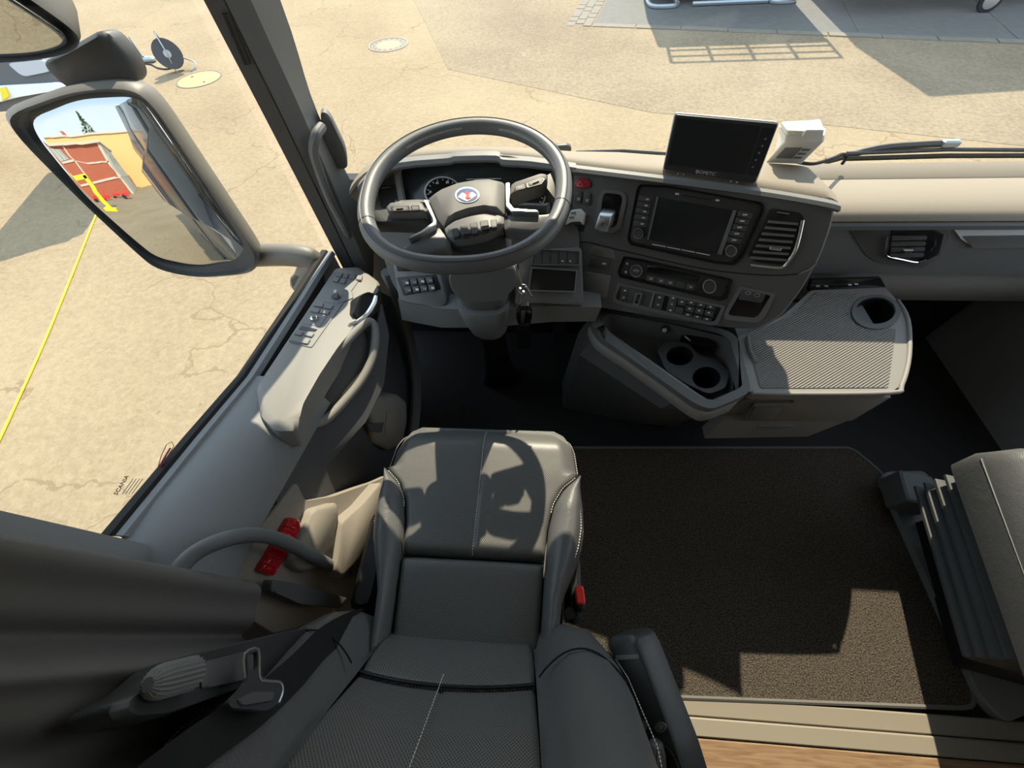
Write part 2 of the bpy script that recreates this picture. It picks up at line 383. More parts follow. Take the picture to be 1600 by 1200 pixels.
# ---- manhole covers
def manhole(px, py, r, label, style):
    c = Z(px, py, GZ); e = empty('manhole_cover', c, label, 'manhole cover')
    if style == 0:
        MB().cyl(c+V(0, 0, -.02), V(0, 0, 1), r, .026, 40, .006).build('lid', 'manhole', e)
        MB().ring(ell(c, V(r*1.06, 0, 0), V(0, r*1.06, 0), 40), ell(c, V(r*1.005, 0, 0), V(0, r*1.005, 0), 40), V(0, 0, 1), .009, .02).build('frame', 'kerb', e)
        for a in (2.6, 5.6): MB().cyl(c+V(math.cos(a)*r*.6, math.sin(a)*r*.6, .0), V(0, 0, 1), .028, .0085, 10).build('lift_hole', 'black', e)
    else:
        MB().cyl(c+V(0, 0, -.02), V(0, 0, 1), r*.62, .027, 40, .004).build('lid', 'manhole', e)
        MB().ring(ell(c, V(r, 0, 0), V(0, r, 0), 48), ell(c, V(r*.9, 0, 0), V(0, r*.9, 0), 48), V(0, 0, 1), .010, .02).build('frame', 'manhole_iron', e)
        MB().ring(ell(c, V(r*.86, 0, 0), V(0, r*.86, 0), 48), ell(c, V(r*.64, 0, 0), V(0, r*.64, 0), 48), V(0, 0, 1), .007, .02).build('rim', 'manhole_iron', e)
        MB().ring(ell(c, V(r*.9, 0, 0), V(0, r*.9, 0), 48), ell(c, V(r*.86, 0, 0), V(0, r*.86, 0), 48), V(0, 0, 1), .004, .02).build('groove', 'reel', e)
        for i in range(16):
            a = 2*math.pi*i/16; u = V(math.cos(a), math.sin(a), 0); t = V(-u[1], u[0], 0)
            MB().loft([[c+u*r*k+t*q+V(0, 0, h) for k, q in ((.70, -.03), (.78, -.035), (.78, .035), (.70, .03))] for h in (0, .0085)]).build('vent_slot', 'reel', e)
manhole(607, 70, .47, 'round vented manhole cover with slotted iron ring beyond the windscreen', 1)
manhole(311, 124, .44, 'plain sandy round manhole cover beside the cable reel', 0)
# ---- cable reel
c = Z(277, 112, GZ); e = empty('cable_reel', c, 'dark cable reel with wire stand lying by the plain manhole cover', 'cable reel')
rc = c+V(0, .05, .30); ax_ = nrm(V(.55, -.8, .25)); t1 = nrm(np.cross(ax_, V(0, 0, 1))); t2 = np.cross(t1, ax_)
for s in (-1, 1): MB().loft([ell(rc+ax_*(s*.1-.012), t1*.26, t2*.26, 28), ell(rc+ax_*(s*.1+.012), t1*.26, t2*.26, 28)]).build('flange', 'reel', e)
MB().loft([ell(rc-ax_*.09, t1*.18, t2*.18, 24), ell(rc+ax_*.09, t1*.18, t2*.18, 24)]).build('cable_coil', 'rubber', e)
MB().cyl(rc+ax_*.1, ax_, .07, .02, 20).build('hub', 'steel', e)
MB().tube(catmull([rc+ax_*.14+t2*.34, rc+ax_*.16, c+V(.05, -.06, .015), c+V(.34, 0, .015), c+V(.36, .22, .10), rc-ax_*.14], 6), .014, 6).build('stand', 'steel', e)
MB().tube([rc+t2*.27-ax_*.1, rc+t2*.36, rc+t2*.27+ax_*.1], .018, 6).build('handle', 'reel', e)
pa = [Z(x, y, GZ+.012) for x, y in ((267, 107), (258, 108), (246, 106), (236, 101), (222, 99))]
tag(MB().tube(catmull(pa, 6), .014, 5).build('power_cable', 'rubber'), 'thin dark cable trailing from the reel over the asphalt', 'cable')
c = Z(220, 98, GZ); e = empty('pump_tool', c, 'small grey hand tool with lever handle left of the cable reel', 'tool')
MB().box(c+V(0, 0, .05), .75, .16, .1, .1, .03).build('body', 'steel', e)
MB().tube([c+V(.15, 0, .1), c+V(-.12, .3, .38)], .022, 6).build('lever', 'reel', e)
MB().cyl(c+V(-.36, .02, .02), V(-.1, .1, 1), .05, .22, 12).build('valve', 'reel', e)
# ---- yellow hose
pa = [Z(x, y, GZ+.014) for x, y in ((158, 315), (120, 410), (75, 520), (30, 620), (-30, 745), (-120, 900))]
tag(MB().tube(catmull(pa, 5), .010, 6).build('yellow_hose', 'yellow'), 'thin yellow hose stretched across the yard below the mirror', 'hose')

# ---- parked vehicles ahead, mostly above the frame; their shadows reach the yard
a0 = Z(1022, 12, GZ); a1 = Z(1238, 8, GZ); yb = (a0[1]+a1[1])/2
e = empty('flatbed_trailer', (a0[0], yb, GZ), 'blue-grey steel framed trailer at the top edge left of the wheeled box trailer', 'trailer')
for s, (lx, rx) in enumerate(((a0[0]-.1, a0[0]+.55), (a1[0]-.5, a1[0]+.1))):
    MB().tube(catmull([V(lx, yb+.9, GZ+.05), V(lx, yb+.1, GZ+.05), V((lx+rx)/2, yb-.05, GZ+.05), V(rx, yb+.1, GZ+.05), V(rx, yb+.9, GZ+.05)], 6), .05, 8).build('skid', 'steel', e)
MB().tube([V(a0[0]+.9, yb+.05, GZ+.06), V(a1[0]-.55, yb+.05, GZ+.06)], .05, 8).build('cross_bar', 'steel', e)
MB().box(V((a0[0]+a1[0])/2, yb+1.1, GZ+1.45), a1[0]-a0[0]+.2, 1.9, 2.3, 0, .05).build('body', 'truck_grey', e)
for h in (2.85, 3.15, 3.45): MB().tube([V(a0[0]+.1, yb+.3, GZ+h), V(a1[0]+.1, yb+.3, GZ+h)], .035, 6).build('rail', 'steel', e)
for i in range(5): 
    q = a0[0]+.1+(a1[0]-a0[0])*i/4
    MB().tube([V(q, yb+.3, GZ+2.5), V(q, yb+.3, GZ+3.45)], .035, 6).build('post', 'steel', e)
b0 = Z(1540, 22, GZ)
e = empty('box_trailer', (b0[0], b0[1], GZ), 'tall box trailer at the top right edge with one small wheel in view', 'trailer')
MB().box(V(b0[0]+1.35, b0[1]+1.6, GZ+2.2), 8.7, 2.4, 3.0, .1, .05).build('body', 'truck_grey', e)
wc = V(b0[0]-.02, b0[1]+.1, GZ+.20); wa = nrm(V(-.15, -.95, 0))
MB().loft([ell(wc+wa*o, nrm(V(wa[1], -wa[0], 0))*r, V(0, 0, r), 28) for o, r in ((-.05, .17), (-.04, .20), (.04, .20), (.05, .17))]).build('tyre', 'tyre', e)
MB().loft([ell(wc+wa*o, nrm(V(wa[1], -wa[0], 0))*r, V(0, 0, r), 24) for o, r in ((.03, .15), (.055, .135), (.06, .05))]).build('rim', 'satin', e)
MB().box(V(b0[0]+.1, b0[1]+.35, GZ+.5), .12, .3, .5).build('axle_carrier', 'black', e)

# ---- yard behind the truck, seen in the mirror
e = empty('brick_hall', (-20, -46, GZ), 'red brick hall with pale window band reflected in the big mirror', 'building')
SHX = 4.2
def wallbox(nm, x0, x1, y0, y1, z0, z1, mt, p): return MB().box(V((x0+x1)/2+SHX, (y0+y1)/2, (z0+z1)/2), abs(x1-x0), abs(y1-y0), abs(z1-z0), 0, .02).build(nm, mt, p)
wallbox('wall', -34, -9.5, -52, -38, GZ, GZ+8, 'brick_wall', e)
wallbox('roof', -34.5, -9, -52.5, -37.5, GZ+8, GZ+8.4, 'concrete', e)
for z in (2.6, 5.2): wallbox('concrete_band', -34.1, -9.4, -38.1, -37.9, GZ+z, GZ+z+.25, 'concrete', e)
for i in range(6):
    wallbox('concrete_post', -34+i*4.9-.12, -34+i*4.9+.12, -38.12, -37.9, GZ, GZ+8, 'concrete', e)
for i in range(4):
    f = wallbox('window', -33.2+i*4.9, -29.8+i*4.9, -38.1, -37.92, GZ+5.5, GZ+7.6, 'window_pale', e)
    for k in range(6): wallbox('glazing_bar', -33.2+i*4.9+k*.62, -33.14+i*4.9+k*.62, -38.15, -37.88, GZ+5.5, GZ+7.6, 'print_black', f)
wallbox('side_wall', -9.45, -9.3, -52, -38, GZ, GZ+7.9, 'concrete', e)
for i in range(6): wallbox('side_window', -9.35, -9.2, -40.3-i*2, -39-i*2, GZ+3, GZ+6.4, 'window_pale', e)
e = empty('yellow_building', (-12, -62, GZ), 'ochre flat roofed building behind the brick hall in the mirror', 'building')
wallbox('wall', -22, -3, -70, -58, GZ, GZ+12.5, 'yellow_wall', e); wallbox('roof', -22.3, -2.7, -70.3, -57.7, GZ+12.5, GZ+12.9, 'concrete', e)
wallbox('chimney', -18, -17, -62, -61, GZ+12.9, GZ+14.5, 'brick_wall', e)
def tree(x, y, h, r, label):
    e = empty('tree', (x, y, GZ), label, 'tree')
    MB().tube([V(x, y, GZ), V(x+.2, y, GZ+h*.7)], [.35, .15], 8).build('trunk', 'bark', e)
    mb = MB()
    for i in range(420):
        a = random.uniform(0, 6.28); t = random.random(); rr = r*math.sin(math.pi*min(1, .25+t*.75))*random.uniform(.3, 1)
        c = V(x+rr*math.cos(a), y+rr*math.sin(a), GZ+h*(.35+.65*t)); s = random.uniform(.3, .7)
        u = nrm(np.random.RandomState(i).randn(3)); v = nrm(np.cross(u, V(.2, .5, .7)))
        b = mb.add([c-u*s, c+v*s*.6, c+u*s, c-v*s*.6]); mb.f.append((b, b+1, b+2, b+3))
    mb.build('crown', 'leaf', e, smooth=0, kind='stuff')
tree(-9.5, -76, 22, 2.6, 'tall slim poplar behind the ochre building in the mirror')
tree(-30, -57, 12, 4.5, 'round tree left of the brick hall in the mirror')
for i in range(5):
    x, y = -10.5+i*1.3, -30-(i % 2)*1.2
    e = empty('red_machine', (x, y, GZ), ['leftmost small red machine', 'second small red machine', 'middle small red machine', 'fourth small red machine', 'rightmost small red machine'][i]+' before the brick hall in the mirror', 'machine', 'red machines before the hall')
    MB().box(V(x, y, GZ+.6), .9, .7, .6, i*.4, .05).build('body', 'red', e); MB().cyl(V(x-.3, y+.42, GZ+.25), V(0, 1, 0), .25, .12).build('wheel', 'tyre', e); MB().tube([V(x, y, GZ+.9), V(x+.5, y, GZ+1.5)], .05, 6).build('boom', 'red', e)
e = empty('yellow_gantry', (-6.5, -16, GZ), 'tall yellow steel gantry by the outer edge of the mirror', 'gantry')
MB().box(V(-5.9, -19, GZ+1.6), .35, .35, 3.2, 0, .03).build('post', 'yellow', e); MB().box(V(-7.9, -19, GZ+3.1), 4.4, .35, .3, 0, .03).build('beam', 'yellow', e); MB().box(V(-5.9, -19, GZ+.1), .9, .9, .2).build('base_plate', 'yellow', e)

# ---- parked truck at the far left, behind the upper mirror
e = empty('parked_truck', (-9.5, 6.5, GZ), 'grey parked truck front with yellow sticker at the top left corner', 'truck')
d0 = 7.0
def at_d(x, y, d): q = ray(x, y); return CAM+q*(d/FPX)
fp = Pl(Yp(60, 150, 5.6), n=V(.35, -.9, .25))
MB().plate(rnd(fp.many([(-60, 60), (70, 92), (112, 133), (110, 165), (-60, 180)]), .1), fp.n, 0, 1.6, .0).build('body', 'truck_grey', e)
MB().plate(rnd(fp.many([(10, 98), (72, 93), (82, 112), (36, 121)], .02), .06), fp.n, .02, .02, .01).build('grille_panel', 'steel', e)
MB().plate(rnd(fp.many([(-30, 135), (96, 128), (110, 138), (30, 152), (-30, 168)], .03), .05), fp.n, .08, .02, .02).build('bumper', 'silver_blue', e)
MB().plate(fp.many([(0, 138), (8, 136), (15, 150), (4, 157)], .13), fp.n, .01, .06, .0).build('sticker', 'yellow', e)
MB().box(V(-10.5, 5.8, GZ+.5), 2.4, .6, 1.0, .35, .05).build('chassis', 'black', e)

# ================================================================== setting: the cab shell
def bx(x0, x1, y0, y1, z0, z1, bev=.01):
    return MB().box(V((x0+x1)/2, (y0+y1)/2, (z0+z1)/2), x1-x0, y1-y0, z1-z0, 0, bev)
struct(bx(-.80, 1.9, -1.1, 1.3, -.06, -.002).build('floor', 'rubber'), 'black cab floor')
struct(bx(-.86, 1.9, -1.15, 1.13, 1.95, 2.0).build('ceiling', 'ceiling'), 'light cab ceiling')
struct(bx(-.86, 1.9, -1.16, -1.1, -.06, 2.0).build('wall_rear', 'ceiling'), 'rear cab wall')
struct(bx(-.86, -.72, -1.1, .10, -.06, 1.95).build('wall_left', 'door_grey'), 'left cab wall behind the door')
struct(bx(-.86, -.72, .10, 1.12, 1.60, 1.95).build('trim_1', 'door_grey'), 'header above the driver window')
struct(bx(1.78, 1.9, -1.1, 1.28, -.06, .72).build('wall_right', 'door_grey'), 'right cab wall below its window')
struct(bx(1.78, 1.9, -1.1, .0, .72, 1.95).build('trim_2', 'door_grey'), 'right cab wall behind its window')
struct(bx(-.72, 1.78, 1.24, 1.30, -.06, .76).build('wall_front', 'black'), 'dark firewall below the windscreen')
struct(bx(-.78, 1.84, .99, 1.13, 1.52, 1.95, .03).build('trim_3', 'pillar'), 'header and visor above the windscreen')
struct(bx(1.70, 1.84, 1.04, 1.24, .72, 1.6, .03).build('trim_4', 'pillar'), 'right windscreen pillar')
struct(bx(-.62, .24, 1.00, 1.03, 1.31, 1.60, .012).build('trim_10', 'pillar'), 'lowered driver sun visor above the view')
# windscreen and driver's window: thin panes
wp = [V(-.70, 1.275, .74), V(1.80, 1.275, .74), V(1.80, 1.13, 1.60), V(-.70, 1.13, 1.60)]
wn = nrm(np.cross(wp[1]-wp[0], wp[3]-wp[0]))
struct(MB().loft([[q+wn*o for q in wp] for o in (-.003, .003)]).build('window_1', 'glass', smooth=0), 'clear windscreen')
gx = -.735
gp = [V(gx, .10, .70), V(gx, .49, .64), V(gx, 1.06, .56), V(gx, 1.06, 1.62), V(gx, .10, 1.62)]
win2 = struct(MB().loft([[q+V(o, 0, 0) for q in gp] for o in (-.002, .002)]).build('window_2', 'glass', smooth=0), 'driver side window pane')
gpl = Pl(V(gx+.003, 0, 0), n=V(1, 0, 0))
# print on the side glass
def gline(pts, w, nm, mt):
    P = gpl.many(pts); mb = MB(); k = len(P)
    mb.tube(P, w, 4); return mb.build(nm, mt, win2)
u_ = gpl(200, 740)-gpl(180, 772); 
text('SCANIA', gpl(190, 758), u_, np.cross(V(1, 0, 0), u_), .010, 'print_black', 'glass_lettering', win2)
for i in range(4): gline([(191+i*5, 772-i*0), (208+i*5, 748-i*0)], .0006, 'print_line', 'print_black')
gline([(247, 730), (252, 712), (260, 695), (268, 690), (272, 697), (262, 712), (252, 728), (247, 730)], .0008, 'hammer_outline', 'print_red'); gline([(250, 727), (266, 700)], .0018, 'hammer_mark', 'print_red')

# left windscreen pillar
e = bpy.data.objects.new('trim_5', None); COL.objects.link(e); e.location = (-.65, 1.05, .6); struct(e, 'dark grey left windscreen pillar')
def pil(y_out, y_in):
    pass
PO = lambda x, y: Yp(x, y, 1.02)
ro = [Yp(318, 0, 1.02), Yp(420, 195, 1.03), Yp(527, 402, 1.04)]
r1 = [Yp(352, 0, 1.03), Yp(448, 195, 1.04), Yp(545, 398, 1.05)]
r2 = [Yp(392, 0, 1.06), Yp(480, 195, 1.07), Yp(566, 400, 1.07)]
r3 = [Yp(438, 0, 1.14), Yp(497, 178, 1.15), Yp(572, 330, 1.15)]
def ext(r): 
    d = r[0]-r[2]; return [r[0]+d*.75]+r+[r[2]-d*.18]
ro, r1, r2, r3 = map(ext, (ro, r1, r2, r3))
def strip(rows, nm, mt, th=V(-.02, .06, 0)):
    rows = [catmull(r, 5) for r in rows]; n = len(rows[0])
    rings = [[r[i] for r in rows]+[rows[-1][i]+th, rows[0][i]+th*.6] for i in range(n)]
    return MB().loft(rings).build(nm, mt, e, smooth=25)
strip([ro, [q+(b-q)*.9 for q, b in zip(ro, r1)]], 'window_seal', 'mirror_dark')
strip([r1, r2], 'pillar_cover', 'pillar'); strip([r2, [b+V(-.003, -.012, 0) for b in r3], r3], 'pillar_face', 'dash_grey', V(-.02, .03, 0))
gp_ = [(365, 30), (386, 95), (396, 102), (392, 92), (372, 30)]
MB().tube([Yp(352, 20, 1.028), Yp(386, 100, 1.028)], .007, 6).build('seal_slot', 'black', e)
# grab handle on the pillar
h = [Yp(503, 198, 1.10), Yp(494, 212, 1.06), Yp(490, 235, 1.05), Yp(497, 262, 1.05), Yp(515, 310, 1.05), Yp(538, 355, 1.06), Yp(552, 385, 1.09)]
ho = empty('grab_handle', h[-1], 'slim dark grab handle on the left windscreen pillar', 'grab handle')
MB().tube(catmull(h, 7), .0125, 10).build('bar', 'pillar', ho)
MB().plate(rnd([Yp(x, y, 1.135) for x, y in ((500, 172), (514, 176), (541, 232), (544, 262), (524, 262), (505, 215))], .02), V(.3, -.95, 0), .012, .02, .005).build('mount', 'pillar', ho)

# B-pillar at the rear of the window
bp_ = [Xp(-40, 775, -.70), Xp(0, 786, -.70), Xp(140, 815, -.70), Xp(210, 830, -.70), Xp(246, 843, -.69)]
bq_ = [q+V(.03, -.09, -.0) for q in bp_]
e = struct(MB().loft([[V(-.715, .09, .60), V(-.66, .09, .60), V(-.64, .055, .60), V(-.64, -.06, .60), V(-.715, -.06, .60)], [V(-.715, .09, 1.6), V(-.66, .09, 1.6), V(-.64, .055, 1.6), V(-.64, -.06, 1.6), V(-.715, -.06, 1.6)]]).build('trim_6', 'door_grey'), 'grey door pillar behind the driver window')

# exterior of our own truck (shows in the mirror)
struct(bx(-.885, -.86, -1.16, 1.12, -1.0, .28, .005).build('cab_side_lower', 'truck_grey'), 'grey lower side of the cab')
struct(bx(-.885, -.86, -1.16, .08, .28, 2.0, .005).build('cab_side_upper', 'truck_grey'), 'grey upper side of the cab')
e = empty('cargo_body', (.5, -1.9, GZ), 'grey side of our own truck body reflected along the mirror inner edge', 'truck body')
bx(-.88, 1.85, -8.5, -1.75, -.35, 2.0).build('body', 'truck_grey', e)
bx(-.90, -.70, -3.2, -1.3, -1.25, -.45).build('side_skirt', 'mirror_dark', e)
bx(-.93, -.84, -2.6, -1.9, -1.0, -.6).build('vent_panel', 'black', e)
bx(-.91, -.86, -2.9, -2.1, .3, 1.2, .03).build('notice_board', 'window_dark', e)
bx(-.92, -.90, -2.7, -2.3, .5, 1.0, .01).build('poster', 'white_plastic', e)
bx(-.925, -.91, -2.6, -2.45, .5, .65, .01).build('poster_patch', 'orange', e)
MB().tube([V(-.86, -1.3, -1.05), V(-.86, -3.1, -1.05)], .03, 8).build('chrome_step', 'satin', e)

# ================================================================== driver's door
D = bpy.data.objects.new('door_1', None); COL.objects.link(D); D.location = (-.72, .5, 0); struct(D, 'grey driver door with switch armrest, pull grip and pocket')
def zs(y): return float(np.interp(y, [.115, .49, 1.03], [.775, .682, .62]))
st = [.055, .09, .16, .24, .32, .40, .47, .50]
rings = []
for y in st:
    z = zs(y); k = .02 if y < .12 else 0
    rings.append([V(-.735, y, z-.05), V(-.715, y, z), V(-.70, y, z+.004), V(-.665, y, z), V(-.625, y, z-.012), V(-.595, y, z-.035), V(-.575, y, z-.075), V(-.568, y, z-.125), V(-.585, y, z-.15), V(-.72, y, z-.16)])
MB().loft(rings).build('window_ledge', 'door_grey', D, smooth=60)
mb = MB(); yy = [.10, .3, .49, .8, 1.045]
mb.loft([[V(-.738, y, zs(y)+.0), V(-.738, y, zs(y)+.016), V(-.722, y, zs(y)+.016), V(-.712, y, zs(y)+.001)] for y in yy]).build('glass_seal', 'rubber', D)
mb = MB(); mb.loft([[V(-.722, y, zs(y)-.01), V(-.716, y, zs(y)+.011), V(-.702, y, zs(y)+.011), V(-.697, y, zs(y)-.002)] for y in yy]).build('seal_lip', 'door_grey', D)
# outer skin of the door
mb = MB(); mb.loft([[V(-.86, y, -.9), V(-.86, y, .30), V(-.78, y, zs(y)-.12), V(-.742, y, zs(y)-.03), V(-.74, y, -.9)] for y in (.10, .5, 1.1)]).build('outer_skin', 'truck_grey', D)
# switch armrest
Q1 = Xp(440, 545, -.670); Q2 = Xp(530, 425, -.670)
S = Pl(Q1, n=nrm(np.cross(V(1, 0, -.22), Q2-Q1)))
arm = rnd(S.many([(398, 602), (470, 495), (524, 414), (560, 412), (592, 436), (596, 452), (570, 470), (556, 490), (560, 505), (528, 545), (498, 590), (470, 640), (463, 668), (428, 668), (405, 645)]), .012, 3)
MB().plate(arm, S.n, 0, .075, .013).build('armrest', 'door_light', D, smooth=50)
sp_ = rnd(S.many([(452, 536), (520, 427), (567, 430), (487, 544)]), .006, 3)
MB().plate(sp_, S.n, .0025, .002, .001).build('switch_panel', 'button_grey', D)
def dbtn(q, nm='switch', mt='button_grey', h=.007):
    return MB().plate(rnd(S.many(q), .003, 2), S.n, h, .0, .0015).build(nm, mt, D)
# px helper along the switch strip (zoom crop 430..590 x 420..550, factor 9.23)
zc = lambda x, y: (430+x/9.23, 420+y/9.23)
for q in ([(900, 65), (985, 80), (955, 140), (875, 125)], [(1000, 82), (1070, 95), (1045, 155), (968, 142)], [(1085, 95), (1170, 108), (1150, 172), (1060, 158)], [(1185, 110), (1265, 122), (1245, 188), (1165, 176)],
          [(870, 140), (940, 152), (905, 215), (830, 200)], [(960, 155), (1030, 168), (1005, 235), (920, 220)],
          [(590, 500), (710, 515), (690, 580), (555, 555)], [(715, 518), (850, 545), (810, 605), (695, 582)],
          [(540, 580), (660, 600), (625, 660), (500, 630)], [(670, 602), (800, 630), (765, 680), (640, 655)]):
    dbtn([zc(*p) for p in q])
dbtn([zc(*p) for p in [(670, 375), (800, 290), (960, 285), (1110, 340), (1130, 430), (900, 520), (710, 490)]], 'mirror_selector_base', 'button_grey', .0035)
cS = S(*zc(880, 420)); t = nrm(S(*zc(900, 300))-S(*zc(880, 420))); s_ = np.cross(S.n, t)
MB().cyl(cS, S.n, .0135, .007, 20).build('selector_ring', 'button', D)
MB().loft([[cS+S.n*h+t*a+s_*b for a, b in rnd2] for h, rnd2 in ((.006, ((-.012, -.006), (.011, -.006), (.011, .006), (-.012, .006))), (.024, ((-.009, -.004), (.009, -.004), (.009, .004), (-.009, .004))))]).build('mirror_knob', 'satin', D)
dbtn([zc(*p) for p in [(480, 655), (755, 690), (650, 850), (375, 800)]], 'joystick_base', 'button_grey', .004)
cS = S(*zc(568, 738)); MB().cyl(cS, S.n, .011, .011, 24, .003).build('mirror_joystick', 'chrome', D); MB().cyl(cS+S.n*.011, S.n, .006, .003, 16).build('joystick_cap', 'button_grey', D)
dbtn([zc(*p) for p in [(375, 830), (625, 885), (580, 925), (330, 890)]], 'switch_recess', 'gloss_black', .003)
dbtn([zc(*p) for p in [(300, 910), (415, 930), (385, 985), (270, 960)]]); dbtn([zc(*p) for p in [(455, 930), (575, 955), (530, 1010), (425, 980)]])
dbtn([zc(*p) for p in [(230, 990), (520, 1040), (475, 1110), (200, 1055)]], 'window_switch')
# inner release handle (chrome) and its cup
G = Pl(Xp(560, 520, -.535), n=nrm(V(.75, -.25, .6)))
MB().plate(rnd(G.many([(560, 462), (575, 456), (590, 462), (582, 482), (560, 503), (549, 492)]), .008), G.n, .006, .05, .003).build('handle_cup', 'black', D)
hp = catmull(G.many([(588, 463), (584, 476), (574, 492), (560, 503), (545, 509)], .012), 6)
MB().tube(hp, [.003+.006*math.sin(math.pi*min(1, .25+.6*i/(len(hp)-1))) for i in range(len(hp))], 8).build('release_handle', 'chrome', D)
# pull grip
G2 = Pl(Xp(520, 590, -.56), n=nrm(V(.72, -.28, .63)))
MB().plate(rnd(G2.many([(472, 650), (478, 618), (510, 572), (540, 535), (572, 508), (582, 525), (577, 570), (548, 615), (512, 655), (488, 660)]), .012), G2.n, -.02, .05, .002).build('grip_recess', 'door_dark', D)
gpth = catmull(G2.many([(474, 645), (482, 614), (512, 568), (543, 532), (574, 503), (586, 515), (583, 555), (566, 592), (538, 627), (508, 656), (484, 660)]), 5, True)
MB().tube(gpth, .0125, 10, True).build('pull_grip', 'door_light', D, smooth=80)
MB().plate(rnd(G2.many([(460, 672), (500, 660), (545, 628), (575, 590), (586, 540), (600, 470), (612, 520), (604, 600), (575, 660), (520, 720), (468, 745)]), .012), G2.n, -.012, .03, .003).build('armrest_side', 'door_dark', D, smooth=50)
# lower panels
L0 = Pl(V(-.575, 0, .55), n=nrm(V(1, 0, .16)))
MB().plate(rnd(L0.many([(585, 450), (625, 470), (648, 540), (655, 610), (648, 690), (615, 745), (595, 800), (500, 840), (430, 820), (440, 740), (470, 660), (560, 520)]), .03), L0.n, 0, .06, .004).build('lower_panel', 'door_dark', D)
L1 = Pl(V(-.575, 0, .58), n=nrm(V(.93, 0, .37)))
MB().plate(rnd(L1.many([(462, 752), (476, 782), (520, 775), (585, 752), (606, 742), (600, 800), (575, 870), (560, 960), (430, 990), (330, 930), (390, 835), (425, 800)]), .012), L1.n, 0, .03, .003).build('pocket_panel', 'beige_plastic', D)
L2 = Pl(V(-.50, 0, 0), n=nrm(V(1, .1, .45)))
MB().plate(rnd(L1.many([(485, 795), (524, 784), (528, 800), (522, 835), (516, 880), (470, 895), (450, 880)], .02), .015), L1.n, .01, .04, .008).build('pocket_front', 'beige_plastic', D, smooth=60)
MB().plate(rnd(L1.many([(530, 815), (560, 790), (592, 752), (600, 770), (588, 820), (575, 860), (530, 905), (518, 890)], .03), .012), L1.n, .01, .05, .006).build('pocket_rim', 'beige_plastic', D, smooth=60)
MB().plate(rnd(L1.many([(447, 808), (464, 812), (466, 826), (424, 900), (398, 892)], .004), .006), L1.n, .012, .004, .004).build('red_door_lamp', 'red_lens', D, label='red reflector lamp')
for i in range(6):
    t = (i+.5)/6.5; a = np.array((448, 815))*(1-t)+np.array((402, 890))*t; b = np.array((464, 820))*(1-t)+np.array((423, 897))*t
    MB().tube([L1(*a, .0165), L1(*b, .0165)], .0018, 5).build('lens_rib', 'red_lens', D)
# storage rail
rl = catmull([Xp(x, y, xx) for x, y, xx in ((268, 905, -.56), (300, 868, -.55), (345, 845, -.53), (395, 836, -.52), (440, 845, -.51), (500, 875, -.50), (548, 903, -.49), (558, 915, -.49), (552, 935, -.495), (540, 946, -.50))], 6)
MB().tube(rl, .0135, 10).build('storage_rail', 'pillar', D, smooth=80)
L3 = Pl(V(-.49, 0, .5), n=nrm(V(1, 0, .35)))
MB().plate(rnd(L3.many([(428, 905), (480, 915), (545, 935), (535, 950), (470, 945), (425, 925)]), .008), L3.n, 0, .03, .004).build('storage_box', 'door_dark', D)
# hinge-side bracket box near the footwell
L4 = Pl(V(-.52, .6, .35), n=nrm(V(1, -.35, .25)))
MB().plate(rnd(L4.many([(568, 645), (585, 618), (612, 614), (628, 626), (629, 655), (622, 690), (598, 702), (576, 690)]), .012), L4.n, .03, .03, .012).build('speaker_cover', 'console_grey', D, smooth=50)
MB().plate(rnd(L4.many([(603, 642), (620, 641), (616, 682), (600, 680)], .03), .004), L4.n, .004, .01, .002).build('speaker_grille', 'beige_plastic', D)
MB().plate(rnd(L4.many([(573, 662), (600, 660), (596, 676), (578, 674)], .03), .004), L4.n, .003, .01, .002).build('speaker_slot', 'door_dark', D)
MB().tube([Xp(574, 607, -.55), Xp(590, 606, -.55)], .004, 6).build('catch', 'satin', D); MB().tube([Xp(604, 598, -.55), Xp(628, 572, -.56)], .004, 6).build('door_stay', 'satin', D)
fr_ = catmull([Xp(604, 425, -.50), Xp(622, 470, -.50), Xp(640, 530, -.49), Xp(650, 600, -.48), Xp(645, 680, -.47), Xp(620, 770, -.46)], 6)
e = struct(MB().tube(fr_, .02, 8).build('trim_7', 'pillar'), 'dark door frame strip beside the footwell')

